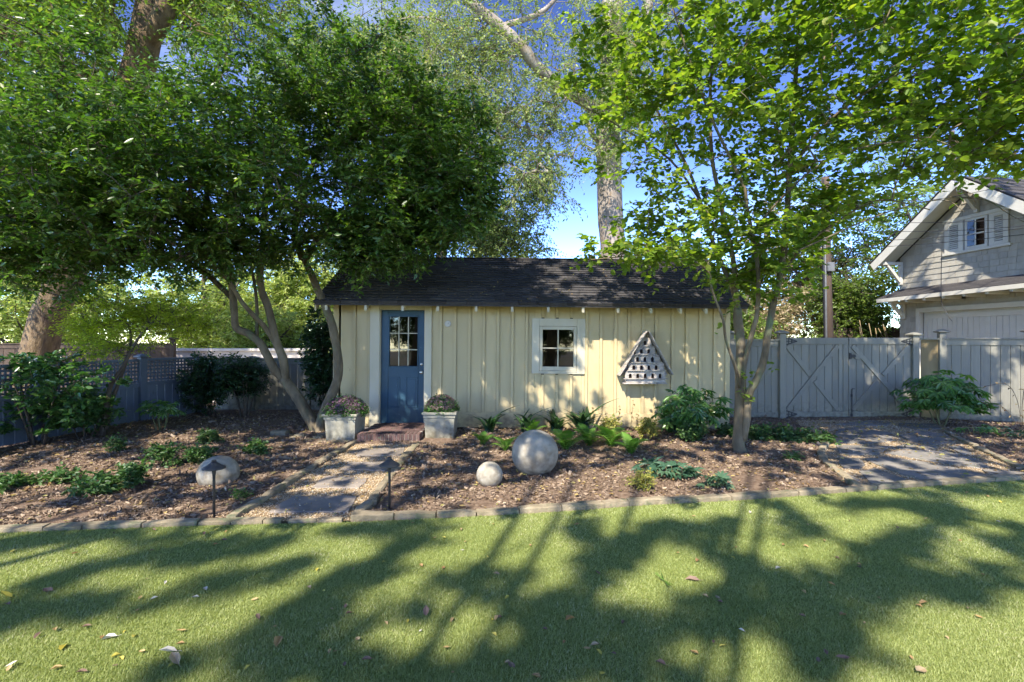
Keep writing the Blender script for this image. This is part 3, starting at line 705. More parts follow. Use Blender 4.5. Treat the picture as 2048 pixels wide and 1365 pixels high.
for i in range(3):
    for j in range(3):
        a, b = gx0 + (gx1-gx0)*i/3, gx0 + (gx1-gx0)*(i+1)/3; c, d = gz0 + (gz1-gz0)*j/3, gz0 + (gz1-gz0)*(j+1)/3
        MB().add([(a+.007, dy+.02, c+.007), (b-.007, dy+.02, c+.007), (b-.007, dy+.02, d-.007), (a+.007, dy+.02, d-.007)], [(0,1,2,3)]).build('pane', M['glass'], door)
for a, b in ((772, 798), (810, 834)):
    x0, x1, z0, z1 = wx(a), wx(b), wz(818), wz(757)
    pm = MB()
    for q in ((x0, x0+.016, z0, z1), (x1-.016, x1, z0, z1)): pm.bx(q[0], q[1], dy-.010, dy, q[2], q[3], .004)
    for q in ((x0+.017, x1-.017, z0, z0+.016), (x0+.017, x1-.017, z1-.016, z1)): pm.bx(q[0], q[1], dy-.010, dy, q[2], q[3], .004)
    pm.bx(x0+.035, x1-.035, dy-.006, dy, z0+.035, z1-.035, .005)
    pm.build('door_panel', M['door'], door)
def knob(px, py, r, name):
    m = MB(); c = Vector((wx(px), dy, wz(py))); V = []
    prof = [(r*.9, 0), (r*.9, .006), (r*.35, .008), (r*.35, .03), (r*.8, .036), (r, .05), (r*.7, .06), (.001, .064)]
    if name == 'deadbolt': prof = [(r, 0), (r, .012), (r*.8, .018), (.001, .02)]
    n = 14
    for rr, d in prof:
        for k in range(n): V.append(c + Vector((rr*math.cos(2*math.pi*k/n), -d, rr*math.sin(2*math.pi*k/n))))
    m.add(V, [(i*n+k, i*n+(k+1) % n, (i+1)*n+(k+1) % n, (i+1)*n+k) for i in range(len(prof)-1) for k in range(n)])
    m.build(name, M['steel'], door, smooth=True)
knob(841, 747, .03, 'door_knob'); knob(841, 731, .024, 'deadbolt')
# window
tr = MB(); X0, X1, Z0, Z1 = wx(1062), wx(1168), wz(747), wz(637); IX0, IX1, IZ0, IZ1 = wx(1077), wx(1152), wz(741), wz(652)
win = MB(); win.bx(X0, IX0, D0-.034, D0-.002, Z0, Z1); win.bx(IX1, X1, D0-.034, D0-.002, Z0, Z1)
win.bx(IX0+.001, IX1-.001, D0-.034, D0-.002, IZ1, Z1); win.bx(IX0+.001, IX1-.001, D0-.034, D0-.002, Z0, IZ0)
win = win.build('window', M['white'], shed)
PX0, PX1, PZ0, PZ1 = wx(1083.5), wx(1145.5), wz(733), wz(659)
sm = MB(); sm.bx(IX0+.004, PX0, D0-.020, D0+.02, IZ0+.004, IZ1-.004); sm.bx(PX1, IX1-.004, D0-.020, D0+.02, IZ0+.004, IZ1-.004)
sm.bx(PX0+.001, PX1-.001, D0-.020, D0+.02, PZ1, IZ1-.004); sm.bx(PX0+.001, PX1-.001, D0-.020, D0+.02, IZ0+.004, PZ0)
sm.build('sash', M['white'], win)
mxx, mzz = (PX0+PX1)/2, (PZ0+PZ1)/2
MB().bx(mxx-.010, mxx+.010, D0-.010, D0+.015, PZ0, PZ1, .002).build('muntin', M['white'], win)
MB().bx(PX0, PX1, D0-.007, D0+.012, mzz-.010, mzz+.010, .002).build('muntin', M['white'], win)
for a, b in ((PX0, mxx), (mxx, PX1)):
    for c, d in ((PZ0, mzz), (mzz, PZ1)):
        MB().add([(a+.002, D0+.018, c+.002), (b-.002, D0+.018, c+.002), (b-.002, D0+.018, d-.002), (a+.002, D0+.018, d-.002)], [(0,1,2,3)]).build('pane', M['glass'], win)
MB().bx(IX0, IX1, D0-.045, D0-.034, IZ0-.015, IZ0+.002).build('sill', M['white'], win)
shed.rotation_euler = (0, math.radians(.55), 0)

tm = MB(); c = Vector((wx(896), D0, wz(648))); n = 24; V = []
for rr, d in ((.055, 0), (.055, -.012), (.048, -.018), (.046, -.013), (.001, -.013)):
    for k in range(n): V.append(c + Vector((rr*math.cos(2*math.pi*k/n), d, rr*math.sin(2*math.pi*k/n))))
tm.add(V, [(i*n+k, i*n+(k+1) % n, (i+1)*n+(k+1) % n, (i+1)*n+k) for i in range(4) for k in range(n)])
t = thing('wall_disc', 'small round white dial fixed to the shed siding right of the blue door', 'wall dial', c)
tm.build('dial', M['gwhite'], t); MB().bar(c + Vector((-.0, -.0155, -.005)), c + Vector((.025, -.0155, .028)), .004, .002, (0,1,0), .0005).build('pointer', M['black'], t)

# stoop of bricks
stoop = thing('brick_stoop', 'low dark red brick step in front of the blue shed door', 'doorstep', (-1.86, 7.3, 0))
sx0, sx1, sy0, sy1, szt = -2.34, -1.39, 7.29, 8.33, .125
MB().bx(sx0+.01, sx1-.01, sy0+.01, sy1, -.03, szt-.008).build('mortar_core', M['mortar'], stoop)
nb = 16; bw = (sx1 - sx0) / nb
bme = [MB().box((0, 0, 0), (bw-.008, .2, .125), .004, None, .0015).mesh('brick', M['brick']) for _ in range(4)]
bme2 = [MB().box((0, 0, 0), (.195, bw*1.55-.01, .06), .004, None, .002).mesh('brick', M['brick']) for _ in range(4)]
for i in range(nb): inst(random.choice(bme), 'brick', stoop, (sx0 + bw*(i+.5), sy0+.10, szt-.0625+random.uniform(-.002, .002)))
r_ = 0; y = sy0 + .21
while y + bw*1.5 < sy1:
    x = sx0 + (.1 if r_ % 2 == 0 else .0)
    while x < sx1 - .05:
        L2 = min(.2, sx1 - x)
        if L2 > .12: inst(random.choice(bme2), 'brick', stoop, (x + L2/2, y + bw*.75, szt-.03+random.uniform(-.002, .002)), None, (L2/.2, 1, 1))
        x += .2
    y += bw*1.55; r_ += 1

# planters with mums
def planter(label, cx, y0, rot, mlabel, r, fmat, hgt):
    t = thing('concrete_planter', label, 'planter', (cx, y0+.25, 0)); B, H, R2 = .235, .42, .268
    def ringbox(prof):      # square lathe
        m = MB(); V = []
        for a, z in prof: V += [(cx-a, y0+.25-a, z), (cx+a, y0+.25-a, z), (cx+a, y0+.25+a, z), (cx-a, y0+.25+a, z)]
        m.add(V, [(i*4+k, i*4+(k+1) % 4, (i+1)*4+(k+1) % 4, (i+1)*4+k) for i in range(len(prof)-1) for k in range(4)])
        return m
    m = ringbox([(.2, 0), (.215, 0), (.218, .006), (.234, H-.09), (.230, H-.088)]); m.build('bowl', M['concrete'], t)
    ringbox([(.230, H-.088), (.246, H-.086), (.248, H-.05), (.244, H-.047), (.244, H-.040), (.264, H-.036), (.268, H-.03), (.268, H-.006), (.262, H), (.222, H), (.216, H-.006), (.214, H-.07)]).build('rim', M['concrete'], t)
    s = MB().bx(cx-.213, cx+.213, y0+.25-.213, y0+.25+.213, H-.08, H-.055).build('soil', M['mulchbase'], t)
    t.rotation_euler = (0, 0, rot)
    c = Vector((cx, y0+.25, H-.055)); q = thing('chrysanthemum', mlabel, 'potted flowers', c)
    d = nrm(RNG.normal(0, 1, (420, 3)) * [1, 1, .8]); d[:, 2] = np.abs(d[:, 2])
    rr = RNG.uniform(.72, 1.02, 420)[:, None]
    C_ = np.array(c) + d * rr * [r, r, hgt] + [0, 0, .02]; acc = Acc()
    sprays(acc, None, C_, d + [0, 0, .3], 2, .04, 5, .032, LEAF_M, .5, .8, .05)
    acc.build('foliage', M['l_mum'], q, kind='stuff')
    n = 1700; d = nrm(RNG.normal(0, 1, (n, 3)) * [1, 1, 1]); d[:, 2] = np.abs(d[:, 2])*.9 + .12; d = nrm(d)
    d = d[(d[:, 2] > .28) | (RNG.random(n) < .25)]; n = len(d)
    O = np.array(c) + d * RNG.uniform(.98, 1.08, (n, 1)) * [r, r, hgt] + [0, 0, .03]
    k = 7; tv = [(0, 0, .15)]; tt = []
    for i in range(k*2):
        a = math.pi*i/k; rr_ = .5 if i % 2 == 0 else .25; tv.append((rr_*math.cos(a), rr_*math.sin(a), .02 if i % 2 == 0 else 0))
    tt = [(0, 1+i, 1+(i+1) % (2*k)) for i in range(2*k)]
    V, T, R = stamp(tv, tt, O, nrm(RNG.normal(0, 1, (n, 3))), d + RNG.normal(0, .2, (n, 3)), RNG.uniform(.018, .03, n))
    # keep blossoms normal to the dome
    np_build('blossom', V, T, fmat, q, rnd=R, kind='stuff')
planter('square grey concrete planter left of the blue door', -2.61, 7.34, math.radians(-2), 'dusky purple chrysanthemum mound in the planter left of the door', .32, M['f_purple'], .26)
planter('square grey concrete planter right of the blue door', -1.13, 7.50, 0, 'rounder, faded green chrysanthemum mound in the planter right of the door', .26, M['f_dull'], .26)
m = MB(); m.prism([(-2.93, 7.24), (-2.36, 7.22), (-2.33, 7.5), (-2.9, 7.5)], -.01, .022, axis='z')
props(m.build('paving_slab', M['edge']), 'thin grey slab under the front of the left planter', 'slab')

# ------------------------------------------------------------------ birdhouse
BD = 8.2; bs = F / BD
def bxx(px): return (px - 1024) / bs
def bzz(py): return EYE - (py - 682.5) / bs
bh = thing('birdhouse', 'weathered triangular birdhouse with five tiers of arched holes on the shed wall', 'birdhouse', (bxx(1292), D0, bzz(768)))
f0, f1 = BD + .03, D0 - .021
ap = (1295, 664)
MB().prism([(bxx(1247), bzz(752)), (bxx(1341), bzz(752)), (bxx(1295), bzz(668))], D0-.05, f1).build('back_board', M['wood'], bh)
MB().bx(bxx(1252), bxx(1332), BD+.02, f1, bzz(766), bzz(758.5), .003).build('base_block', M['wood'], bh)
MB().bx(bxx(1247), bxx(1334), BD-.02, f1, bzz(768.5), bzz(766.3), .002).build('floor_board', M['wood'], bh)
rows = [(758.5, 742.5, 748, 757.5, (1261.5, 1276.5, 1291.5, 1306.5, 1321.5), 1251, 1332, .0), (742, 726.5, 731.5, 740.5, (1269, 1284.5, 1299.5, 1314), 1258, 1330, .015),
        (726, 710.5, 715, 724.5, (1277, 1292, 1307), 1266, 1322, .03), (710, 693.5, 699, 707.5, (1285, 1300), 1274, 1313, .045), (693, 676, 682, 690.5, (1293,), 1282, 1306, .06)]
for zb, zt, ht, hb, hx, xl, xr, back in rows:
    yf = BD + .03 + back
    MB().bx(bxx(xl-3), bxx(xr+3), yf-.045, f1, bzz(zb+.4), bzz(zb-1.0), .002).build('perch_shelf', M['wood'], bh)
    # front of the tier, pierced by arched holes: piers, lintels following each arch
    m = MB(); z0, z1 = bzz(zb-1.1), bzz(zt); hz0, hz1 = bzz(hb), bzz(ht); hw = .025; xs_ = [bxx(h) for h in hx]
    sl2 = (z1 - z0)
    xa, xb_ = bxx(xl), bxx(xr)
    cuts = [xa] + [v for h in xs_ for v in (h-hw, h+hw)] + [xb_]
    for k in range(0, len(cuts), 2): m.bx(cuts[k], cuts[k+1], yf, yf+.012, z0, z1, .001)
    for h in xs_:
        m.bx(h-hw, h+hw, yf, yf+.012, z0, hz0, .0005)
        arc = [(h-hw, z1)] + [(h+hw, z1)] + [(h + hw*math.cos(math.pi*i/8), hz1-hw + hw*math.sin(math.pi*i/8)) for i in range(9)]
        m.prism(arc, yf, yf+.012)
        MB().bx(h-hw-.004, h+hw+.004, yf+.05, yf+.055, hz0-.01, hz1+.01).build('nest_hole', M['hole'], bh)
    m.build('tier_front', M['wood'], bh)
for sgn, (ex, ey) in ((-1, (1240, 752)), (1, (1344, 750))):
    a = Vector((bxx(ap[0]) + sgn*.0, 0, bzz(ap[1]))); b = Vector((bxx(ex), 0, bzz(ey))); d = (b - a).normalized()
    nrm_ = Vector((-d.z, 0, d.x)) * (-sgn); nrm_ = nrm_ if nrm_.z > 0 else -nrm_
    q0, q1, wdep = 0, (b-a).length, f1 - (BD - .03)
    for j in range(4):
        u0, u1 = q0 + (q1-q0)*j/4, q0 + (q1-q0)*(j+1)/4 + .006; lift = .004*(3-j) + random.uniform(0, .004)
        A = a + d*u0 + nrm_*lift; B = a + d*u1 + nrm_*(lift + .003)
        y0_ = BD - .03 + random.uniform(-.012, .012); V = []
        for yy in (y0_, f1): V += [(A.x, yy, A.z), (B.x, yy, B.z), (B.x+nrm_.x*.014, yy, B.z+nrm_.z*.014), (A.x+nrm_.x*.014, yy, A.z+nrm_.z*.014)]
        MB().add(V, [(0,1,2,3), (4,7,6,5), (0,4,5,1), (1,5,6,2), (2,6,7,3), (3,7,4,0)]).build('roof_board', M['wood'], bh)

# ------------------------------------------------------------------ fences and gate
def frame(A, B):
    A, B = Vector(A), Vector(B); u = (B - A).normalized(); n_ = Vector((-u.y, u.x, 0)); m = Matrix((u, n_, Vector((0, 0, 1)))).transposed().to_4x4(); m.translation = A
    return m, (B - A).length          # local x along the fence, y away from the viewer's side, z up
def post_cap(m, fr, u, n, z, w_=.075):
    V = []
    for a, zz in ((w_, z), (w_*1.35, z+.012), (w_*1.35, z+.03), (w_*.5, z+.062), (.004, z+.07)):
        V += [fr @ Vector((u-a, n-a, zz)), fr @ Vector((u+a, n-a, zz)), fr @ Vector((u+a, n+a, zz)), fr @ Vector((u-a, n+a, zz))]
    m.add(V, [(i*4+k, i*4+(k+1) % 4, (i+1)*4+(k+1) % 4, (i+1)*4+k) for i in range(4) for k in range(4)])
def post(parent, fr, u, n, h, mat, w_=.055):
    p_ = MB().bx(u-w_, u+w_, n-w_, n+w_, -.05, h, .005, fr).build('post', mat, parent)
    m = MB(); post_cap(m, fr, u, n, h, w_*1.3); m.build('post_cap', mat, p_)
def board_fence(label, A, B, H, mat, bw=.145, posts=(), cap=True, z0=.03, posth=.12, rails=True):
    fr, L = frame(A, B); t = thing('board_fence', label, 'fence', Vector(A))
    n = max(1, round(L / bw)); bw = L / n
    for i in range(n): MB().bx(i*bw+.003, (i+1)*bw-.003, .0, .018, z0, H-.01, .003, fr, ).build('board', mat, t)
    if rails: MB().bx(0, L, -.022, -.001, H-.12, H-.012, .003, fr).build('top_rail', mat, t); MB().bx(0, L, -.022, -.001, z0, z0+.1, .003, fr).build('bottom_rail', mat, t)
    if cap: MB().bx(-.02, L+.02, -.05, .06, H-.009, H+.02, .004, fr).build('cap_rail', mat, t)
    for u in posts: post(t, fr, u*L, .01 if u in (0, 1) else -.01, H + posth, mat)
    return t
GD = 9.52; gx = lambda px: (px - 1024) / F * GD; gz = lambda py: EYE - (py - 682.5) / F * GD
board_fence('grey board fence between the shed and the double gate, partly behind the slim tree', (gx(1462), GD+.02, 0), (gx(1556), GD, 0), gz(681), M['grey'], .14, (0,))
board_fence('grey board fence right of the gate behind the large palmate shrub', (8.27, GD-.22, 0), (10.7, 8.55, 0), 1.57, M['grey'], .15, (0, .52))
t = board_fence('short grey fence return with a bare tan board beside the right gate post', (gx(1841), GD, 0), (8.24, GD-.20, 0), 1.56, M['grey'], .4, (), True, rails=False)
for c_ in t.children:
    if c_.name.startswith('board'): c_.data.materials[0] = M['tan']; c_['label'] = 'bare tan board'
for px, lab in ((1563, 'grey gate post with flat cap on the left of the double gate'), (1828, 'grey gate post with flat cap on the right of the double gate')):
    fr, _ = frame((gx(px), GD, 0), (gx(px)+1, GD, 0)); t = thing('gate_post', lab, 'gate post', (gx(px), GD, 0))
    MB().bx(-.062, .062, -.06, .06, -.05, gz(668 if px < 1700 else 672), .006, fr).build('shaft', M['grey'], t)
    m = MB(); post_cap(m, fr, 0, 0, gz(668 if px < 1700 else 672), .075); m.build('post_cap', M['grey'], t)
def gate_leaf(label, x0, x1, left):
    t = thing('gate_leaf', label, 'gate', (x0, GD, 0)); y = GD - .01; z0, z1 = .035, gz(676); W_ = x1 - x0
    n = 8; bw = W_/n
    for i in range(n): MB().bx(x0+i*bw+.004, x0+(i+1)*bw-.004, y, y+.018, z0, z1-.02, .003).build('board', M['grey'], t)
    MB().bx(x0, x1, y-.022, y-.001, z1-.13, z1, .004).build('top_rail', M['grey'], t)
    MB().bx(x0, x1, y-.022, y-.001, z0, z0+.11, .004).build('bottom_rail', M['grey'], t)
    if left: MB().bx(x1-.10, x1, y-.022, y-.001, z0+.112, z1-.132, .004).build('meeting_stile', M['grey'], t); MB().bx(x1-.18, x1-.105, y-.012, y-.001, z0+.112, z1-.132, .004).build('inner_stile', M['grey'], t)
    else: MB().bx(x0, x0+.05, y-.015, y-.001, z0+.112, z1-.132, .004).build('meeting_stile', M['grey'], t)
    a0, a1 = (x0+.02, x1-.2) if left else (x0+.07, x1-.05)
    A = Vector((a0, y-.012, z0+.14)); B = Vector((a1, y-.012, z1-.16)); C_ = Vector((a0, y-.0105, z1-.16)); E = Vector((a1, y-.0105, z0+.14))
    if not left: A, B, C_, E = C_, E, A, B       # the continuous brace leans the other way
    for q0, q1 in ((A, B),): MB().bar(q0, q1, .021, .085, (0,0,1)).build('brace', M['grey'], t)
    mid = (A + B)/2; d = (E - C_).normalized()
    for q0, q1 in ((C_, mid - d*.075), (mid + d*.075, E)): MB().bar(q0, q1, .018, .085, (0,0,1)).build('brace', M['grey'], t)
    for zz, sc_ in ((z1-.07, 1), (z0+.06, 1)):    # big black tee hinges
        hx_, dr = (x0, 1) if left else (x1, -1); hx_ -= dr*.03; yy = y-.026
        m = MB(); h0 = Vector((hx_, yy, zz+.085)); h1 = Vector((hx_, yy, zz-.085)); tip = Vector((hx_+dr*.24, yy, zz))
        for a, b, w_ in ((h0, h1, .03), (h0 + Vector((0,0,-.01)), tip, .018), (h1 + Vector((0,0,.01)), tip, .018), (h0.lerp(tip, .3), h1.lerp(tip, .3), .014), (h0.lerp(tip, .55), h1.lerp(tip, .55), .02), (Vector((hx_, yy-.001, zz)), tip, .012)):
            m.bar(a, b, .006, w_, (0, 0, 1) if abs((b-a).normalized().z) < .9 else (1, 0, 0), .001)
        m.build('hinge', M['black'], t)
    if not left:
        m = MB(); m.bx(gx(1696), gx(1700), y-.04, y-.023, gz(718), gz(706), .002); m.bx(gx(1699.5), gx(1708), y-.045, y-.023, gz(715), gz(709.5), .002); m.build('latch', M['black'], t)
        MB().bx(gx(1708), gx(1724), y-.02, y-.001, gz(718.5), gz(708), .003).build('latch_block', M['grey'], t)
        m = MB(); xx = gx(1700.5); m.tube([(xx+.055, y-.035, gz(777.5)), (xx+.01, y-.035, gz(777.5)), (xx, y-.035, gz(779)), (xx, y-.035, .015)], .008, 8)
        m.box((xx, y-.03, gz(791)), (.03, .02, .05)); m.box((xx, y-.03, gz(830)), (.035, .025, .05)); m.build('drop_bolt', M['black'], t)
    return t
gate_leaf('left half of the grey plank double gate with crossed braces, nearer the shed', gx(1571), gx(1694.5), True)
gate_leaf('right half of the grey plank double gate with latch and drop bolt', gx(1696), gx(1821), False)

def lattice_fence(label, A, B, H, zl, mat, posts):
    fr, L = frame(A, B); t = thing('lattice_fence', label, 'fence', Vector(A)); n = max(1, round(L/.15)); bw = L/n
    for i in range(n): MB().bx(i*bw+.003, (i+1)*bw-.003, 0, .016, .03, zl-.07, .003, fr).build('board', mat, t)
    MB().bx(0, L, -.03, .04, zl-.069, zl, .004, fr).build('middle_rail', mat, t)
    MB().bx(0, L, -.03, .045, H-.045, H, .004, fr).build('top_rail', mat, t)
    m = MB(); s_ = .066; u = .03
    while u < L: m.bx(u-.017, u+.017, -.004, .002, zl+.001, H-.046, .001, fr); u += s_
    z = zl + .03
    while z < H - .05: m.bx(0, L, .003, .009, z-.017, z+.017, .001, fr); z += s_
    m.build('lattice', mat, t, kind='stuff')
    for u in posts: post(t, fr, u*L, -.03, H+.02, mat)
    return t
A1, A2, A3 = Vector((-7.45, 5.6, 0)), Vector((-6.98, 9.1, 0)), Vector((-6.5, 10.3, 0))
lattice_fence('blue-grey fence with lattice top at the left edge behind the camellia', A1, A2, 1.19, .74, M['bluegrey'], (.5,))
lattice_fence('short blue-grey lattice-topped fence behind the dark shrubs', A2, A3, 1.2, .76, M['bluegrey'], (0,))
board_fence('low grey board fence across the back of the left bed', (-6.5, 10.62, 0), (-3.2, 10.55, 0), 1.14, M['grey'], .15, (.25, .62), posth=.0)

# ------------------------------------------------------------------ the neighbouring house
HA = Vector((11.25, 14.02, 0)); hu = Vector((.127, -.992, 0)); hn = Vector((.992, .127, 0))     # along the front towards the camera; into the house
hf = Matrix((hu, hn, Vector((0, 0, 1)))).transposed().to_4x4(); hf.translation = HA
house = thing('shingled_house', 'grey shingled house with white trim, gable window and garage door behind the fence', 'house', HA)
def hb(name, mat, *a, parent=None, b=.004): return MB().bx(*a, b, hf).build(name, mat, parent or house)
W_ = 4.2; SL = .738
wall = MB(); wall.prism([(0, -.05), (.5, -.05), (.5, 2.44), (W_-.5, 2.44), (W_-.5, -.05), (W_, -.05), (W_, 3.92), (2.10, 5.45), (0, 3.92)], .0, .12, hf); wall.build('wall', M['shingle'], house)
hb('side_wall', M['shingle'], 0, .12, .12, 6, -.05, 3.8)
hb('side_wall', M['shingle'], W_-.12, W_, .12, 6, -.05, 3.8)
hb('floor_slab', M['mortar'], 0, W_, .1, 6, -.09, -.02)
# shingles in courses
shm = {}
def shingle(u0, u1, z0, z1, lift):
    MB().add([tuple(hf @ Vector(q)) for q in ((u0, -.016-lift, z0), (u1, -.016-lift, z0), (u1, -.004, z1), (u0, -.004, z1), (u0, 0, z0), (u1, 0, z0))], [(0,1,2,3), (0,4,5,1), (0,3,4), (1,5,2)]).build('shingle', M['shingle'], house)
def fill(z, u0, u1, hgt=.152):
    u = u0
    while u < u1 - .02:
        w_ = random.choice([.13, .16, .19, .22, .24]); e = min(u + w_, u1)
        if not (e > 1.28 and u < 2.79 and z > 3.65 and z < 4.58): shingle(u+.002, e-.003, z+random.uniform(-.003, .003), z+hgt+.004, random.uniform(0, .004))
        elif u < 1.28: shingle(u+.002, 1.278, z, z+hgt+.004, 0)
        elif e > 2.79: shingle(2.79, e, z, z+hgt+.004, 0)
        u = e
z = 3.03
while z < 5.3:
    lim0 = max(0, (z + .1 - 3.86) / SL + .02); lim1 = min(3.75, 4.2 - (z + .1 - 3.86) / SL - .05)
    if lim1 > lim0: fill(z, lim0, lim1)
    z += .152
z = 1.3
while z < 2.6: fill(z, 0, .52); z += .152
fill(2.55, .52, 3.7)
# gable roof
rid = [-.23, 2.14+.24, W_+.25]; EZg = 3.77
def roof_side(u0, z0, u1, z1, nm):
    d = Vector((u1-u0, 0, z1-z0)).normalized(); nn_ = Vector((-d.z, 0, d.x)); nn_ = nn_ if nn_.z > 0 else -nn_
    a, b = Vector((u0, 0, z0)), Vector((u1, 0, z1))
    def slab(o0, o1, y0, y1, mt, name, par):
        q = [a + nn_*o0, b + nn_*o0, b + nn_*o1, a + nn_*o1]; V = [hf @ Vector((p.x, yy, p.z)) for yy in (y0, y1) for p in q]
        return MB().add([tuple(v) for v in V], [(0,1,2,3), (4,7,6,5), (0,4,5,1), (1,5,6,2), (2,6,7,3), (3,7,4,0)]).build(name, mt, par)
    r = slab(.20, .235, -.62, 6.1, M['roof'], 'roof', house)
    for k in range(12):
        t0, t1 = k/12, (k+1)/12+.02; c0, c1 = a.lerp(b, t0), a.lerp(b, min(1, t1))
        if u1 < u0: pass
        V = [hf @ Vector((p.x, yy, p.z)) for yy in (-.64, 6.1) for p in (c0+nn_*.236, c0+nn_*.255, c1+nn_*.238)]
        MB().add([tuple(v) for v in V], [(0,1,2), (3,5,4), (1,4,5,2), (0,3,4,1)]).build('shingle_course', M['roof'], r)
    slab(.145, .199, -.60, .0, M['gwhite'], 'soffit', house)
    slab(-.02, .199, -.635, -.602, M['gwhite'], 'barge_board', house)
roof_side(-.23, 3.62, 2.10, 3.62 + 2.33*SL, 0)
roof_side(4.43, 3.62, 2.10, 3.62 + 2.33*SL, 0)
def bracket(u, zt, out, drop):
    m = MB(); s_ = .045
    m.bx(u-s_, u+s_, -out, -.02, zt-.09, zt, .004, hf); m.bx(u-s_, u+s_, -.10, -.02, zt-drop, zt-.092, .004, hf)
    a = hf @ Vector((u, -out+.10, zt-.10)); b = hf @ Vector((u, -.09, zt-drop+.10)); m.bar(a, b, .08, .08); m.build('bracket', M['gwhite'], house)
bracket(.07, 3.80, .58, .66); bracket(2.10, 5.30, .58, .6)
bracket(.15, 2.66, .5, .5)
# pent roof over the garage door
def slab4(name, q0, q1, q2, q3, th, mat, par):
    V = [hf @ Vector(q) for q in (q0, q1, q2, q3)]; V += [v - Vector((0, 0, th)) for v in V]
    return MB().add([tuple(v) for v in V], [(0,1,2,3), (4,7,6,5), (0,4,5,1), (1,5,6,2), (2,6,7,3), (3,7,4,0)]).build(name, mat, par)
pr = slab4('pent_roof', (-.12, -.62, 2.75), (W_, -.62, 2.80), (W_, -.0, 3.06), (-.02, -.0, 3.01), .03, M['roof'], house)
for k in range(6):
    t0, t1 = k/6, (k+1)/6+.03
    slab4('shingle_course', (-.13+.1*t0, -.64+.62*t0, 2.757+.26*t0), (W_, -.64+.62*t0, 2.807+.26*t0), (W_, -.64+.62*t1, 2.80+.26*t1), (-.13+.1*t1, -.64+.62*t1, 2.75+.26*t1), .012, M['roof'], pr)
slab4('fascia', (-.12, -.645, 2.74), (W_, -.645, 2.79), (W_, -.622, 2.79), (-.12, -.622, 2.74), .10, M['gwhite'], house)
for k in range(8):
    u = .25 + k*.5; hb('rafter_tail', M['gwhite'], u-.035, u+.035, -.60, -.02, 2.58+.008*k, 2.66+.008*k)
slab4('soffit', (-.10, -.60, 2.715), (W_, -.60, 2.765), (W_, -.0, 2.93), (-.10, -.0, 2.88), .02, M['gwhite'], house)
# garage door
hb('door_trim', M['gwhite'], .50, .60, -.03, .10, -.05, 2.44); hb('door_trim', M['gwhite'], W_-.6, W_-.5, -.03, .10, -.05, 2.44)
hb('door_trim', M['gwhite'], .601, W_-.601, -.03, .10, 2.32, 2.44)
gd = hb('garage_door', M['gwhite'], .6, W_-.6, .13, .16, -.05, 2.32)
hb('panel_frame', M['gwhite'], .62, W_-.62, .105, .129, 2.14, 2.26, parent=gd); hb('panel_frame', M['gwhite'], .62, W_-.62, .105, .129, 1.05, 1.15, parent=gd)
for k in range(4):
    u = .66 + k*.78; hb('panel_stile', M['gwhite'], u-.05, u+.05, .105, .129, 1.152, 2.138, parent=gd)
    if k < 3:
        for j in range(5): hb('plank', M['gwhite'], u+.052+j*.136, u+.05+(j+1)*.136-.004, .112, .128, 1.152, 2.138, parent=gd)
# gable window with louvred shutters
gw = MB(); U0, U1, UZ0, UZ1 = 1.28, 2.79, 3.78, 4.60
gw = gw.bx(1.80, 2.32, -.03, .0, UZ0+.05, UZ1, .004, hf).build('window', M['gwhite'], house)
hb('sill', M['gwhite'], U0-.03, U1+.03, -.06, -.001, UZ0-.02, UZ0+.045, parent=gw); hb('head_trim', M['gwhite'], U0-.02, U1+.02, -.05, -.001, UZ1+.002, UZ1+.09, parent=gw)
hb('pane', M['hole'], 1.86, 2.26, -.034, -.031, UZ0+.12, UZ1-.06, parent=gw, b=.0005)
pn = hb('glass', M['glass'], 1.865, 2.255, -.037, -.036, UZ0+.125, UZ1-.065, parent=gw, b=.0002)
hb('muntin', M['gwhite'], 2.045, 2.075, -.045, -.038, UZ0+.12, UZ1-.06, parent=gw); hb('muntin', M['gwhite'], 1.86, 2.26, -.0475, -.0385, 4.18, 4.21, parent=gw)
for s0, s1 in ((U0+.02, 1.76), (2.36, U1-.02)):
    sh = MB(); sh.bx(s0, s0+.11, -.04, -.001, UZ0+.05, UZ1-.002, .003, hf); sh.bx(s1-.11, s1, -.04, -.001, UZ0+.05, UZ1-.002, .003, hf)
    sh.bx(s0+.111, s1-.111, -.04, -.001, UZ0+.05, UZ0+.13, .003, hf); sh.bx(s0+.111, s1-.111, -.04, -.001, UZ1-.09, UZ1-.002, .003, hf)
    sh = sh.build('shutter', M['gwhite'], house)
    for k in range(12):
        z = UZ0 + .145 + k*.049
        V = [hf @ Vector(q) for q in ((s0+.111, -.034, z), (s1-.111, -.034, z), (s1-.111, -.006, z+.035), (s0+.111, -.006, z+.035))]; V += [v + Vector((0, 0, .008)) for v in V]
        MB().add([tuple(v) for v in V], [(0,1,2,3), (4,7,6,5), (0,4,5,1), (1,5,6,2), (2,6,7,3), (3,7,4,0)]).build('slat', M['gwhite'], sh)
    hb('shutter_back', M['hole'], s0+.111, s1-.111, -.004, -.002, UZ0+.13, UZ1-.09, parent=sh, b=.0005)
hb('lamp_socket', M['black'], 1.72, 1.82, -.10, -.02, 2.60, 2.67)

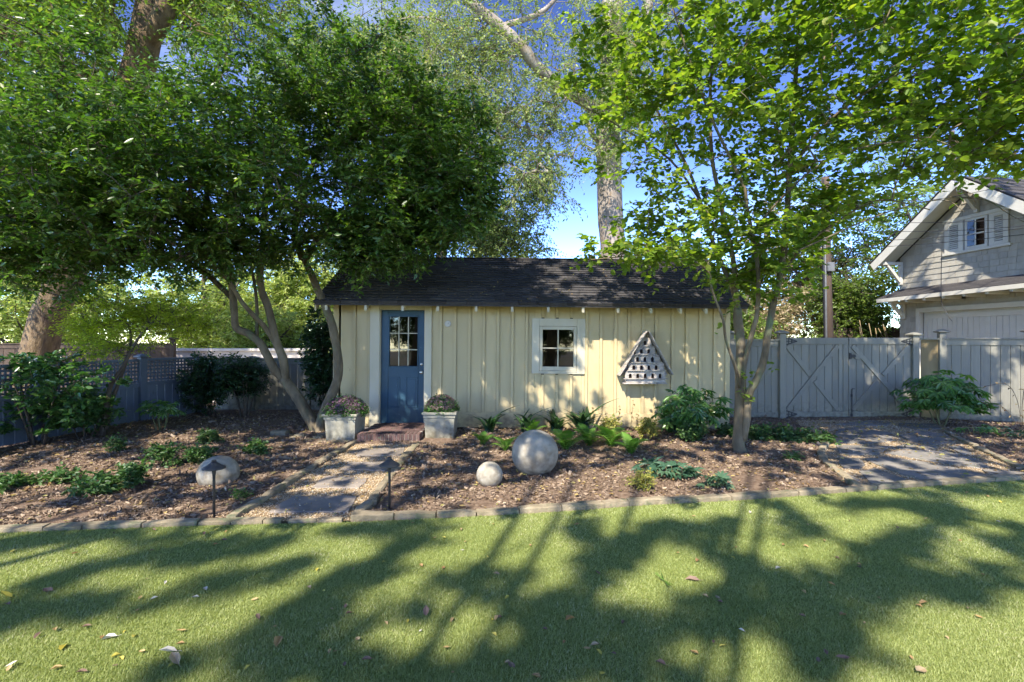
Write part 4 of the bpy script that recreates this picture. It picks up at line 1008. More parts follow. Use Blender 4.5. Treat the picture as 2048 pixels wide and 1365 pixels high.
# ------------------------------------------------------------------ pole and wires
up_ = thing('utility_pole', 'dark wooden utility pole with grey conduit behind the gate', 'utility pole', (8.85, 13.5, 0))
MB().tube([(8.90, 13.5, -.1), (8.80, 13.5, 3), (8.75, 13.5, 6.1)], [.125, .115, .10], 14).build('pole', M['pole'], up_, smooth=True)
MB().tube([(8.70, 13.36, -.1), (8.66, 13.36, 3.2), (8.62, 13.38, 5.5)], .03, 10).build('conduit', M['galv'], up_, smooth=True)
MB().tube([(8.63, 13.34, .0), (8.60, 13.36, 6.0)], .022, 8).build('conduit', M['black'], up_, smooth=True)
MB().bx(8.70, 8.88, 13.29, 13.37, 3.45, 3.70, .01).build('meter_box', M['galv'], up_)
hp = hf @ Vector((3.1, -.65, 5.0))
wl = [((8.75, 13.5, 5.35), hp), ((8.75, 13.5, 5.0), hf @ Vector((4.2, -.65, 4.1))), ((8.75, 13.5, 4.7), hf @ Vector((4.6, -.65, 3.9))), ((8.75, 13.5, 4.35), hf @ Vector((4.9, -.7, 3.9))), ((8.75, 13.5, 4.1), (13.5, 9.0, 4.1))]
labs = ['highest thin black service wire running to the gable of the shingled house', 'second wire from the top crossing in front of the gable', 'third wire from the top crossing in front of the shutters', 'fourth wire, just above the lowest, crossing the shingled gable', 'lowest wire of the five crossing the house front']
for (a, b), lb in zip(wl, labs):
    a, b = Vector(a), Vector(b); pts = [a.lerp(b, i/14) - Vector((0, 0, .35*4*(i/14)*(1-i/14)*.5)) for i in range(15)]
    props(MB().tube(pts, .007, 5).build('power_line', M['wire']), lb, 'wire', 'service wires from the pole to the house')
pts = [hf @ Vector(q) for q in ((1.78, -.66, 3.8), (1.77, -.67, 3.2), (1.78, -.68, 2.7), (1.80, -.68, 2.45), (1.95, -.68, 2.15), (2.05, -.68, 2.02))]
MB().tube(smooth_line(pts), .008, 6).build('dangling_cord', M['wire'], house)

# ------------------------------------------------------------------ spheres, path lights
def ball(label, px, py_bot, r, sink, mat, sq=1.0, tilt=0):
    g = G(px, py_bot); y = g.y + r*.75; x = (px - 1024)/F * y; m = MB(); nu, nv = 48, 28; V = []; Fa = []
    for j in range(nv+1):
        ph = math.pi*j/nv
        for i in range(nu):
            th = 2*math.pi*i/nu; d = Vector((math.sin(ph)*math.cos(th), math.sin(ph)*math.sin(th), math.cos(ph)))
            rr = r*(1 + .006*noise.noise(d*2.2 + Vector((px, 0, 0))) + .003*noise.noise(d*9))
            s_ = abs(d.x*.94 + d.y*.2 + .28); rr -= r*.012*math.exp(-(s_/.012)**2)
            V.append(Vector((d.x*rr, d.y*rr, d.z*rr*sq)))
    Fa = [(j*nu+i, (j+1)*nu+i, (j+1)*nu+(i+1) % nu, j*nu+(i+1) % nu) for j in range(nv) for i in range(nu)]
    m.add([tuple(v) for v in V], Fa)
    o = bpy.data.objects.new('stone_sphere', m.mesh('stone_sphere', mat, True)); _place(o, None, (x, y, r*sq - sink)); o.rotation_euler = (.0, tilt, .3)
    return props(o, label, 'stone sphere')
ball('large grey stone sphere in front of the strappy plants by the shed wall', 1070, 958, .268, .03, M['ballstone'])
ball('small pale stone ball left of the large sphere', 979, 979, .138, .018, M['ballstone'])
ball('pale half-sunken stone boulder behind the left path light', 437, 974, .205, .09, M['ballstone'], .92, .1)
def path_light(label, px, py, H):
    g = G(px, py); t = thing('path_light', label, 'path light', g, 'bronze path lights beside the gravel path'); z = 0
    MB().lathe(g + Vector((0, 0, 0)), [(.012, -.03), (.022, .0), (.020, .02), (.012, .03)], 14).build('ground_collar', M['bronze'], t, smooth=True)
    MB().lathe(g, [(.0115, .02), (.0115, H-.14), (.014, H-.12), (.020, H-.075), (.020, H-.06)], 14).build('pole', M['bronze'], t, smooth=True)
    MB().lathe(g, [(.015, H-.066), (.085, H-.078), (.092, H-.076), (.090, H-.066), (.055, H-.046), (.026, H-.022), (.024, H-.018)], 28).build('shade', M['bronze'], t, smooth=True)
    MB().lathe(g, [(.020, H-.019), (.020, H-.004), (.016, H), (.004, H+.001)], 14).build('finial', M['bronze'], t, smooth=True)
path_light('bronze path light with conical hat in front of the half-sunken boulder', 428, 1036, .502)
path_light('bronze path light with flat hat standing by the right edge of the path', 779, 1024, .49)

# ------------------------------------------------------------------ trees
def limb_path(px_pts, D, D1=None, k=4):
    n = len(px_pts); D1 = D if D1 is None else D1
    return smooth_line([P(x, y, D + (D1-D)*i/(n-1)) for i, (x, y) in enumerate(px_pts)], k)
def limb(parent, name, line, r0, r1, mat, n=10, pw=1.0, flare=0):
    if r0 > .045: line = resample(line, max(.07, r0*.45)); n = max(n, 16)
    m = len(line); rad = [r0 + (r1-r0)*(i/(m-1))**pw + (flare*math.exp(-i*.9) if flare else 0) for i in range(m)]
    mb = MB().tube(line, rad, n)
    if r0 > .045:      # knots, flutes and swellings
        for i, p in enumerate(line):
            for k in range(n):
                v = Vector(mb.v[i*n+k]); d = v - p; q = Vector((v.x, v.y, v.z*.45))
                mb.v[i*n+k] = tuple(p + d*(1 + .16*noise.noise(q*(.55/r0)) + .08*noise.noise(q*(1.7/r0))))
    return mb.build(name, mat, parent, smooth=True)

BEAMS += [[(1160,690), (1215,665), (1330,700), (1330,850), (1170,850)], [(1350,680), (1400,670), (1385,760), (1350,780)], [(1405,690), (1460,680), (1460,830), (1380,850), (1370,800)],
          [(695,675), (715,670), (745,700), (742,735), (715,720)], [(680,730), (700,740), (722,800), (705,790)], [(785,775), (825,770), (822,850), (780,845)], [(1072,750), (1116,750), (1112,835), (1080,835)], [(905,700), (975,720), (990,770), (960,775)],
          [(1165,560), (1300,590), (1300,640), (1160,620)], [(1330,560), (1500,590), (1500,640), (1340,640)]]
# --- the dark glossy tree in front of the shed's left end
tree = thing('glossy_evergreen_tree', 'large dark glossy-leaved tree with two leaning smooth stems left of the shed', 'tree', (-3.4, 8.1, 0))
b = limb_path([(634,868), (628,850), (600,803), (567,757)], 8.15, 8.1); limb(tree, 'trunk', b, .10, .085, M['bark'], 12, flare=.06)
r_st = limb_path([(640,866), (644,840), (658,803), (675,760), (676,719), (664,649), (640,590), (622,547), (600,500)], 8.1, 8.0)
limb(tree, 'trunk', r_st, .092, .05, M['bark'], 12, flare=.06)
f1 = limb_path([(567,757), (548,738), (525,693), (497,668), (472,655), (468,620), (462,557), (442,484), (420,420), (400,300)], 8.1, 7.4); limb(tree, 'branch', f1, .072, .026, M['bark'], 10)
f2 = limb_path([(570,760), (567,722), (551,678), (537,616), (520,565), (528,455), (535,380), (560,250)], 8.1, 7.6); limb(tree, 'branch', f2, .07, .026, M['bark'], 10)
f3 = limb_path([(553,690), (530,655), (510,634), (484,605), (455,560), (400,500), (330,440)], 8.05, 7.0); limb(tree, 'branch', f3, .045, .02, M['bark'], 8)
f4 = limb_path([(514,678), (513,600), (500,520), (480,430), (470,300)], 8.0, 7.8); limb(tree, 'branch', f4, .028, .015, M['bark'], 8)
f5 = limb_path([(605,520), (590,470), (600,400), (640,300), (700,200)], 8.0, 7.6); limb(tree, 'branch', f5, .055, .02, M['bark'], 8)
f6 = limb_path([(610,525), (640,470), (700,420), (780,380), (860,330)], 8.0, 7.2); limb(tree, 'branch', f6, .05, .018, M['bark'], 8)
f7 = limb_path([(468,600), (400,540), (300,500), (180,480), (60,440)], 7.9, 6.6); limb(tree, 'branch', f7, .045, .018, M['barkdark'], 8)
f8 = limb_path([(440,480), (350,400), (240,330), (120,280)], 7.6, 6.6); limb(tree, 'branch', f8, .04, .018, M['barkdark'], 8)
poly = [(-400,520), (-400,-200), (-60,-330), (250,40), (420,0), (520,-60), (640,10), (760,20), (850,80), (930,150), (985,260), (1000,380), (960,450), (885,490), (835,525), (800,520), (745,560), (690,548), (640,520), (600,560), (540,545), (500,575), (455,560), (420,610), (330,590), (240,620), (150,600), (60,590), (-60,600)]
poly[3:5] = [(215,60), (240,140), (350,130), (360,40), (420,0)]
els = [(-1.6, 7.5, 4.0, 1.7, 1.3, 1.7, 7), (-1.2, 7.2, 3.7, 1.1, .9, 1.2, 7), (-2.2, 7.4, 5.2, 1.5, 1.2, 1.0, 4), (-2.0, 7.2, 3.05, 1.3, .7, .5, 3.5), (-3.2, 7.5, 4.6, 1.9, 1.6, 2.0), (-4.8, 7.2, 4.4, 2.0, 1.8, 2.2), (-6.5, 6.8, 4.2, 2.0, 1.8, 2.2), (-5.0, 6.2, 3.6, 2.4, 1.4, 1.0, 8), (-2.4, 7.2, 3.2, 1.4, .8, .7), (-8.2, 7, 4.5, 1.6, 1.6, 2), (-7.0, 7.0, 2.9, 1.8, .9, .5, 4), (-4.6, 7.4, 2.95, 1.6, .8, .4, 2.5)]
A = in_ellipsoids(2700, els, poly, .5)
keep = RNG.random(len(A)) < np.where((proj(A)[:, 1] < 180), .55, 1.0)
A = open_beams(A[keep])
tw = Acc(); Dd = grow(tw, [f1, f2, f3, f4, f5, f6, f7, f8, r_st[len(r_st)//2:]], A, .0045, maxr=.035)
lv = Acc(); sprays(lv, tw, A, Dd*.6 + [0, 0, .1], 6, .30, 11, .083, LEAF_S, .9, .8, .12, .4)
tw.build('twigs', M['barkdark'], tree, kind='stuff'); lv.build('crown', M['l_dark'], tree, kind='stuff')

# --- the slim multi-stemmed tree with round bright leaves right of the shed
tree = thing('round_leaved_tree', 'slim multi-stemmed tree with bright round leaves in the mulch before the gate', 'tree', G(1480, 903))
TD = 6.65
trunk = limb_path([(1480,906), (1477,885), (1478,850), (1480,800), (1481,760), (1482,690), (1476,640), (1474,618)], TD, TD); limb(tree, 'trunk', trunk, .082, .055, M['bark'], 12, flare=.035)
s1 = limb_path([(1474,620), (1466,580), (1453,550), (1421,472), (1398,395), (1371,327), (1330,250), (1290,180)], TD, 6.9)
s2 = limb_path([(1475,625), (1473,595), (1466,518), (1450,450), (1439,391), (1425,322), (1420,200), (1430,60), (1435,-80)], TD, 6.5)
s3 = limb_path([(1484,770), (1490,722), (1506,660), (1514,627), (1517,554), (1509,490), (1493,413), (1489,377), (1457,309), (1420,230), (1380,120), (1340,0)], TD-.02, 6.0)
s4 = limb_path([(1486,880), (1492,845), (1498,790), (1510,765), (1527,722), (1540,641), (1557,563), (1571,482), (1576,391), (1580,327), (1590,180), (1600,20), (1620,-120)], TD-.03, 6.2)
s5 = limb_path([(1479,775), (1471,736), (1452,680), (1446,640), (1424,581), (1417,545), (1380,520), (1300,510), (1180,520)], TD-.05, 5.7)
s6 = limb_path([(1557,563), (1600,500), (1680,440), (1760,400), (1860,420)], 6.5, 5.6)
s7 = limb_path([(1578,350), (1640,260), (1740,180), (1860,120), (2000,80)], 6.35, 5.0)
s8 = limb_path([(1500,470), (1560,400), (1640,330), (1750,290), (1900,280)], 6.4, 5.3)
s9 = limb_path([(1400,400), (1340,320), (1250,260), (1160,210)], 6.8, 6.0)
s10 = limb_path([(1620,-60), (1800,-120), (2000,-100), (2150,0)], 6.0, 4.4)
for s_, a_, b_ in ((s1,.05,.016), (s2,.055,.016), (s3,.048,.014), (s4,.07,.018), (s5,.03,.008), (s6,.026,.008), (s7,.026,.008), (s8,.022,.008), (s9,.024,.007), (s10,.024,.008)):
    limb(tree, 'branch', s_, a_*.76, b_*.8, M['bark'], 9)
poly = [(1040,190), (1110,120), (1180,40), (1180,-500), (2700,-500), (2700,300), (2100,320), (2048,335), (1980,330), (1900,335), (1850,350), (1800,390), (1700,430), (1640,480), (1600,610), (1530,660), (1440,640), (1420,570), (1380,520), (1300,555), (1230,550), (1130,535), (1190,480), (1190,420), (1165,330), (1080,290)]
els = [(3.1, 6.6, 3.6, 1.6, 1.4, 1.1), (2.2, 6.3, 4.6, 1.5, 1.4, 1.3), (3.4, 6.2, 5.2, 1.9, 1.7, 1.6), (4.9, 5.8, 4.4, 1.9, 1.6, 1.5), (3.6, 5.6, 6.2, 2.0, 1.8, 1.0), (5.5, 5.0, 4.2, 1.5, 1.2, 1.2), (1.5, 5.9, 4.6, .9, .9, .8), (6.3, 5.4, 4.7, 1.3, 1.1, 1.2, 3), (5.9, 5.2, 3.7, 1.2, .8, .5, 1.6), (1.25, 6.1, 5.3, .8, .9, .7), (1.5, 6.2, 3.7, .5, .6, .4), (4.3, 6.0, 3.4, 1.3, .9, .5), (1.6, 5.7, 2.58, 1.0, .5, .14, .7), (3.3, 6.6, 2.5, .9, .7, .55, 1.6), (4.2, 6.4, 3.0, 1.0, .8, .45, 1.6), (2.4, 6.6, 3.1, 1.0, .8, .5, 1.6)]
A = open_beams(in_ellipsoids(1400, els, poly, .55), .28)
tw = Acc(); Dd = grow(tw, [s1, s2, s3, s4, s5, s6, s7, s8, s9, s10], A, .0035, wob=.08, maxr=.016)
lv = Acc(); sprays(lv, tw, A, Dd*[1, 1, .35], 4, .32, 9, .066, LEAF_R, .6, 1.3, .12, .4, .002)
tw.build('twigs', M['bark'], tree, kind='stuff'); lv.build('crown', M['l_bright'], tree, kind='stuff')
# the leaves nearest the camera, one by one
lm = [bpy.data.meshes.new('leaf') for _ in range(3)]
for i, me in enumerate(lm):
    k = .8 + .2*i; me.from_pydata([(x, y, z*k) for x, y, z in LEAF_R[0]], [], LEAF_R[1]); me.materials.append(M['l_brightobj'])
A2 = A[np.argsort(A[:, 1])][:75]
NL = 0
for a in list(A2) + [np.array(P(1250 + 60*i, 535 - 6*i, 5.75)) for i in range(-1, 3)] + [np.array(P(x, y, 5.0)) for x, y in ((1900,410), (1935,430), (1990,425), (2040,450), (1960,380), (2030,400))]:
    for _ in range(4):
        if NL >= 290: break
        q = a + RNG.normal(0, .10, 3)*[1, 1, .5]; e = (RNG.normal(-.15, .35), RNG.normal(0, .35), RNG.uniform(0, 6.28))
        inst(random.choice(lm), 'leaf', tree, q, e, RNG.uniform(.065, .10)); NL += 1
for ln in ([(1600,500), (1760,430), (1880,400), (1930,425)], [(1900,395), (1970,400), (2020,430), (2060,450)]):
    limb(tree, 'branch', limb_path(ln, 5.6, 4.95), .010, .003, M['bark'], 6)

def big_tree(name, label, base, limbs, els, n, leafmat_, barkmat, poly=None, tmpl=LEAF_S, size=.07, ntw=5, L=.5, nl=10, spread=.9, droop=.2, rt=.008, shell=.6, maxr=.09, avoid=None, cat='tree', group=None, gl=None):
    t = thing(name, label, cat, base, group); lines = []
    for i, (pts, r0, r1) in enumerate(limbs):
        ln = smooth_line(pts, 4); lines.append(ln); limb(t, 'trunk' if i == 0 else 'branch', ln, r0, r1, barkmat, 14 if i == 0 else 9, flare=r0*.25 if i == 0 else 0)
    A = in_ellipsoids(n, els, poly, shell, avoid=avoid); tw = Acc()
    Dd = grow(tw, lines[1:] if len(lines) > 1 else lines, A, rt, maxr=maxr)
    lv = Acc(); sprays(lv, tw if size > .05 else None, A, Dd*.7, ntw, L, nl, size, tmpl, spread, .7, droop, .3, .004)
    tw.build('twigs', barkmat, t, kind='stuff'); lv.build('crown', leafmat_, t, kind='stuff')
    return t, A

# big tree behind the left fence
big_tree('spreading_shade_tree', 'huge leaning trunk behind the left fence with a bright crown overhead', P(75, 740, 11.2).xy.to_3d(),
    [([P(60,860,11.2), P(75,715,11.2), P(95,640,11.2), P(125,570,11.2), (P(185,400,11.2)), P(235,260,11.2), P(280,120,11.2), P(300,20,11.2), P(318,-150,11.2)], .35, .30),
     ([P(290,90,11.2), P(330,20,11.0), P(360,-150,10.8), P(500,-400,10)], .22, .10), ([P(240,250,11.2), P(120,120,10.6), P(-60,40,10), P(-250,-100,9.5)], .17, .07),
     ([P(140,560,11.2), P(60,500,11.5), P(-60,440,12), P(-300,380,12)], .2, .08), ([P(300,0,11.2), P(450,-90,11.5), P(640,-140,12)], .14, .06), ([P(1, 300, 10.8), P(-80, 200, 9)], .1, .05)],
    [(-11, 11, 9, 4, 2.5, 3.2), (-7.5, 11.2, 9.6, 3.4, 2.4, 2.4), (-12, 10.5, 6, 3, 2, 2.4), (-8, 9.8, 8.6, 3, 1.4, 1.6)], 950, M['l_mid'], M['barkbig'],
    poly=[(-900,560), (-900,-700), (228,-700), (236,130), (352,120), (362,-700), (800,-700), (640,60), (470,140), (300,200), (160,300), (0,420)], size=.11, ntw=6, L=.6, nl=11)

# pale flaking tree rising behind the shed
PB = 15.5
big_tree('pale_barked_tree', 'tall pale-barked tree rising behind the shed roof into blue sky', (P(1225, 700, PB).x, PB, -.05),
    [([P(1226,790,PB), P(1226,520,PB), P(1222,430,PB), P(1217,330,PB), P(1215,240,PB), P(1222,130,PB), P(1226,20,PB), P(1232,-200,PB)], .46, .30),
     ([P(1212,255,PB), P(1180,210,15.3), P(1130,180,15), P(1080,140,14.6), P(1030,80,14.2), P(960,20,14), P(900,-40,14)], .22, .13),
     ([P(1240,190,PB), P(1275,100,15.2), P(1300,0,15), P(1320,-150,15)], .16, .08), ([P(1205,290,PB), P(1185,270,15.2), P(1175,245,15.1)], .10, .06),
     ([P(1000,55,14.1), P(1090,20,14.4), P(1150,-60,14.6)], .09, .04), ([P(1140,185,15), P(1090,260,14.6), P(1080,330,14.4)], .04, .015)],
    [(-.8, 14.2, 10.2, 3.2, 1.4, 2.2), (1.0, 14.6, 8.0, 1.6, 1.2, 2.0), (3.6, 15, 11, 2.6, 1.4, 2.2), (-2.5, 14.2, 8.4, 2.6, 1.2, 2.0), (.3, 14.3, 6.6, 1.5, 1, 1.2), (2.2, 14.6, 5.9, .8, .8, .9), (3.2, 14.3, 8.6, 1.2, .8, 1.5, 4), (2.9, 14.2, 6.9, .7, .6, .8, 1)], 800, M['l_pale'], M['barkpale'],
    poly=[(560,-500), (1500,-500), (1500,60), (1330,260), (1250,330), (1190,340), (1150,400), (1060,440), (1000,520), (900,430), (700,300), (600,200)], size=.105, ntw=5, L=.65, nl=10, droop=.35)
# thinner oak to its left, its low branches dip towards the roof
big_tree('thin_oak', 'tall slender oak with airy pale foliage seen above the dark tree', (-2.2, 18.5, -.05),
    [([(-2.6,18.5,-.1), (-2.7,18.5,5), (-3.0,18.3,9), (-3.2,18,13)], .26, .12), ([(-3,18.3,9), (-4.5,18,11), (-6.5,17.5,13)], .12, .05), ([(-2.8,18.4,7), (-1.2,18,8.2), (.4,17.5,9.6)], .10, .04),
     ([(-2.7,18.5,5.0), (-1.8,17.8,6.0), (-.9,17.2,6.0), (-.1,17,5.1)], .07, .02), ([(-3,18.4,8), (-4.2,18.2,9.5), (-5.2,18,10.8)], .08, .03)],
    [(-4.6, 18, 12.2, 3.6, 1.6, 2.6), (-7.5, 17.8, 11, 3, 1.6, 3), (-.9, 17.6, 9.6, 2.6, 1.3, 2.2), (-.6, 17.2, 5.4, 1.7, .9, 1.2, 14), (.9, 17.0, 4.3, 1.2, .8, .8, 9), (1.0, 17.4, 7.2, 1.2, .8, 1.3, 6), (-3.2, 17.8, 6, 2.4, 1, 1.6)], 1200, M['l_pale'], M['barkdark'],
    poly=[(420,-400), (1100,-400), (1120,300), (1100,400), (1090,500), (960,540), (760,560), (560,420)], size=.115, ntw=5, L=.7, nl=10, droop=.4)

# trees and shrubs beyond the fences
BGT = [('pale green shrub bank tree beyond the left fence, farthest left', -15.5, 15.5, 3.0, 3.6, 'l_sun', .12), ('sunlit bushy tree beyond the low wall behind the lime maple', -9.6, 18.5, 2.5, 2.9, 'l_sun', .13),
       ('sunlit bushy tree seen between the leaning stems', -6.6, 19.5, 2.6, 3.2, 'l_sun', .13), ('yellow-green bush beyond the fence just left of the shed', -4.6, 14.2, 1.2, 1.9, 'l_sun', .10),
       ('sunlit tree filling the gap behind the lattice fence', -12.5, 19.5, 3.4, 5.6, 'l_sun', .14), ('bright tree behind the low pale wall', -8.6, 22, 3.2, 6.2, 'l_sun', .15), ('tall sunlit tree seen over the dark shrubs', -5.0, 21.5, 2.4, 5.2, 'l_sun', .14), ('large leafy tree at the far left behind the trunk', -18.5, 20, 4, 7.5, 'l_mid', .15), ('tall mid green tree far behind the left fence', -13.5, 24, 4.5, 6.5, 'l_mid', .16), ('tall mid green tree far behind the dark glossy tree', -6.2, 26, 4.0, 6.0, 'l_mid', .17)]
for i, (lb, x, y, r, h, mt, sz) in enumerate(BGT):
    els = [(x + RNG.normal(0, r*.35), y + RNG.normal(0, r*.25), h*(.3 + .45*RNG.random()), r*.62, r*.5, h*.30) for _ in range(7)] + [(x, y, h*.4, r*.8, r*.6, h*.38)]
    big_tree('background_tree', lb, (x, y, -.09), [([(x, y, -.1), (x+.2, y, h*.4), (x, y, h*.8)], .14 + .02*r, .05), ([(x, y, h*.3), (x+r*.5, y-.3, h*.7)], .07, .03), ([(x, y, h*.25), (x-r*.5, y-.3, h*.65)], .07, .03)],
             els, 380 if h < 4 else 560, M[mt], M['barkdark'], size=sz, ntw=5, L=.5, nl=9, rt=.008, shell=.4)
BG2 = [('dark green tree behind the gate seen between the slim stems', 6.6, 15.5, 2.0, 4.6, 'l_mid', .12, 1), ('tree with turning cream and rust leaves behind the utility pole', 12.3, 19.5, 2.4, 7.4, 'l_rust', .13, 1),
       ('cream-flecked loose tree behind the gate left of the pole', 9.2, 18.5, 2.2, 4.4, 'l_rust', .12, 1), ('green tree between the utility pole and the shingled house', 11.6, 16.8, 1.7, 4.6, 'l_mid', .11, 1),
       ('large dark tree crown above the shingled house', 15.5, 17, 4.5, 10.5, 'l_mid', .15, 1), ('broad dark tree behind the right end of the shed', 8.0, 24, 3.6, 7.5, 'l_mid', .15, 1)]
for lb, x, y, r, h, mt, sz, _ in BG2:
    els = [(x + RNG.normal(0, r*.4), y + RNG.normal(0, r*.3), h*(.28 + .5*RNG.random()), r*.55, r*.5, h*.22) for _ in range(8)] + [(x, y, h*.45, r*.7, r*.6, h*.35)]
    big_tree('background_tree', lb, (x, y, -.09), [([(x, y, -.1), (x+.2, y, h*.4), (x, y, h*.85)], .16, .05), ([(x, y, h*.3), (x+r*.5, y-.3, h*.7)], .08, .03), ([(x, y, h*.25), (x-r*.5, y-.3, h*.65)], .08, .03)],
             els, 480, M[mt], M['barkdark'], size=sz, ntw=5, L=.5, nl=9, rt=.008, shell=.45)

# pale garden wall and dark board fence across the lane on the left
gw_ = thing('garden_wall', 'pale sunlit wall with flat coping beyond the left fence', 'wall', (-9, 14.4, -.09))
MB().bx(-11.2, -5.4, 14.4, 14.6, -.1, 1.22, .01).build('wall', M['wallpale'], gw_)
for k in range(5): MB().bx(-11.2+k*1.17, -10.04+k*1.17, 14.3, 14.7, 1.225, 1.31, .012).build('coping_slab', M['wallpale'], gw_)
board_fence('dark brown board fence far left beyond the big leaning trunk', (-19, 13.0, 0), (-9.4, 13.4, 0), 1.45, M['pole'], .3, (.3, .62, 1))
board_fence('dark fence far behind the gate near the yellow stems', (10.8, 16.5, 0), (13.6, 16.0, 0), 1.95, M['pole'], .14, (0, .5, 1))

# --- lime maple by the lattice fence
t = thing('lime_maple', 'small leaning maple with airy lime green foliage by the lattice fence', 'tree', G(205, 868))
a = limb_path([(205,872), (212,820), (222,770), (245,735), (275,680), (310,640)], 7.6, 7.6); limb(t, 'trunk', a, .045, .015, M['barkdark'], 8)
b2 = limb_path([(212,860), (225,800), (250,730), (262,670), (240,620)], 7.6, 7.9); limb(t, 'trunk', b2, .035, .012, M['barkdark'], 8)
A = in_ellipsoids(420, [(-6.0, 7.8, 1.95, 1.1, .8, .42), (-6.9, 8.0, 1.75, .7, .6, .30), (-5.4, 7.9, 1.9, .6, .6, .25), (-6.3, 7.6, 1.45, .6, .5, .2, .1)], [(120,590), (420,590), (430,660), (330,690), (300,730), (200,745), (120,720)], .7)
tw = Acc(); Dd = grow(tw, [a, b2], A, .003, maxr=.012); lv = Acc(); sprays(lv, tw, A, Dd*[1, 1, .2], 4, .22, 9, .05, LEAF_S, .5, 1.6, .12, .3, .0015)
tw.build('twigs', M['barkdark'], t, kind='stuff'); lv.build('crown', M['l_lime'], t, kind='stuff')

def shrub(name, label, cat, base, rad, hgt, n, mat, size, tmpl=LEAF_M, stems=5, ntw=4, L=.13, nl=7, z0=.1, sr=.012, shell=.35, up=.8, bark='barkdark', els=None, spread=.8):
    base = Vector(base); t = thing(name, label, cat, base); S_ = []
    for k in range(stems):
        a = 2*math.pi*k/stems + random.random(); q = base + Vector((math.cos(a)*rad*.1, math.sin(a)*rad*.1, -.03))
        ln = smooth_line([q, q + Vector((math.cos(a)*rad*.2, math.sin(a)*rad*.2, hgt*.4)), q + Vector((math.cos(a)*rad*.5, math.sin(a)*rad*.5, hgt*random.uniform(.65, .85)))], 4); S_.append(ln)
        limb(t, 'stem', ln, sr, sr*.4, M[bark], 6)
    E = els or [(base.x + random.uniform(-.3, .3)*rad, base.y + random.uniform(-.3, .3)*rad, z0 + (hgt-z0)*random.uniform(.35, .72), rad*.62, rad*.6, (hgt-z0)*.34) for _ in range(6)] + [(base.x, base.y, (z0+hgt)/2, rad*.8, rad*.75, (hgt-z0)*.42)]
    A = in_ellipsoids(n, E, None, shell, minz=z0*.5); tw = Acc(); Dd = grow(tw, S_, A, .002, maxr=.008); lv = Acc()
    sprays(lv, tw, A, Dd + (A - np.array([base.x, base.y, hgt*.4]))*.8, ntw, L, nl, size, tmpl, spread, up, .1, .3, .0015)
    tw.build('twigs', M[bark], t, kind='stuff'); lv.build('foliage', M[mat], t, kind='stuff'); return t
shrub('camellia_shrub', 'tall loose camellia with shiny leaves in front of the lattice fence at left', 'shrub', G(78, 892), .62, 1.32, 105, 'l_cam', .085, stems=6, sr=.018, els=[(-6.75, 7.0, 1.0, .55, .5, .33), (-6.5, 6.9, .55, .5, .4, .3), (-7.1, 7.1, 1.0, .45, .5, .3), (-6.1, 6.9, .95, .5, .4, .25), (-7.2, 7.0, .45, .4, .4, .25)])
shrub('camellia_shrub', 'lower sprawling dark camellia around the maple stem', 'shrub', G(170, 880), .55, .8, 130, 'l_cam', .075, stems=4)
shrub('boxy_evergreen_shrub', 'dark dense evergreen shrub against the fence, left one of the pair', 'shrub', (-6.15, 9.75, 0), .62, 1.28, 330, 'l_shrub', .055, stems=7, ntw=4, nl=8)
shrub('boxy_evergreen_shrub', 'dark shrub with bare stems below, right one of the pair, behind the leaning stem', 'shrub', (-5.25, 9.5, 0), .58, 1.2, 300, 'l_shrub', .05, stems=9, z0=.35, ntw=4, nl=8)
shrub('boxy_evergreen_shrub', 'tall narrow dark shrub squeezed between the tree stem and the shed corner', 'shrub', (-3.75, 9.6, 0), .42, 2.3, 300, 'l_shrub', .07, stems=5)
shrub('small_bush', 'low green bush at the far left edge of the bed', 'shrub', (-7.1, 6.15, 0), .4, .5, 90, 'l_cam', .07, stems=4)
for lb, (x, y), r, h, n, mt, sz in (('small dark leafy shrub sprawling at the far left of the bed', (20,985), .26, .16, 45, 'l_cover', .05), ('low spreading shrublet with dark leaflets left of the boulder', (200,985), .30, .14, 45, 'l_cover', .05),
        ('dense dark shrublet left of the boulder nearest the path light', (262,975), .2, .24, 60, 'l_cover', .05), ('thin low shrublet in the sunny patch at left', (120,975), .2, .16, 40, 'l_cover', .045),
        ('ferny upright shrublet with reddish stems behind the boulder', (330,935), .22, .28, 45, 'l_cover', .045), ('low leafy plant just behind the half-sunken boulder', (395,930), .24, .2, 50, 'l_cover', .05),
        ('pale variegated plant at the back of the left bed', (420,890), .2, .22, 45, 'l_cover', .045), ('small blue-green seedling on the mulch right of the boulder', (508,912), .17, .16, 34, 'l_hellv', .05),
        ('little green sprig behind the sunny mulch at left', (232,905), .14, .22, 26, 'l_cover', .04), ('tiny seedling near the path edging left side', (485,1003), .06, .07, 8, 'l_cover', .04),
        ('yellow-green lacy plant in front of the hellebore clump', (1284,985), .12, .2, 40, 'l_yel', .03), ('tiny plant at the foot of the slim tree, to its right', (1592,925), .09, .1, 14, 'l_cover', .04),
        ('bright low plant at the foot of the slim tree, to its left', (1385,885), .24, .3, 90, 'l_cover', .05), ('feathery light green plant left of the bare mulch mound', (1296,885), .16, .34, 70, 'l_yel', .04),
        ('airy pale weed behind the pair of light ferns', (1222,880), .22, .36, 60, 'l_yel', .04)):
    if mt == 'l_hellv': mt = 'l_cover'
    shrub('bed_plant', lb, 'plant', G(x, y), r, h, n, mt, sz, stems=4, ntw=3, L=.07, nl=6, z0=.03, sr=.004, bark='stemgreen')
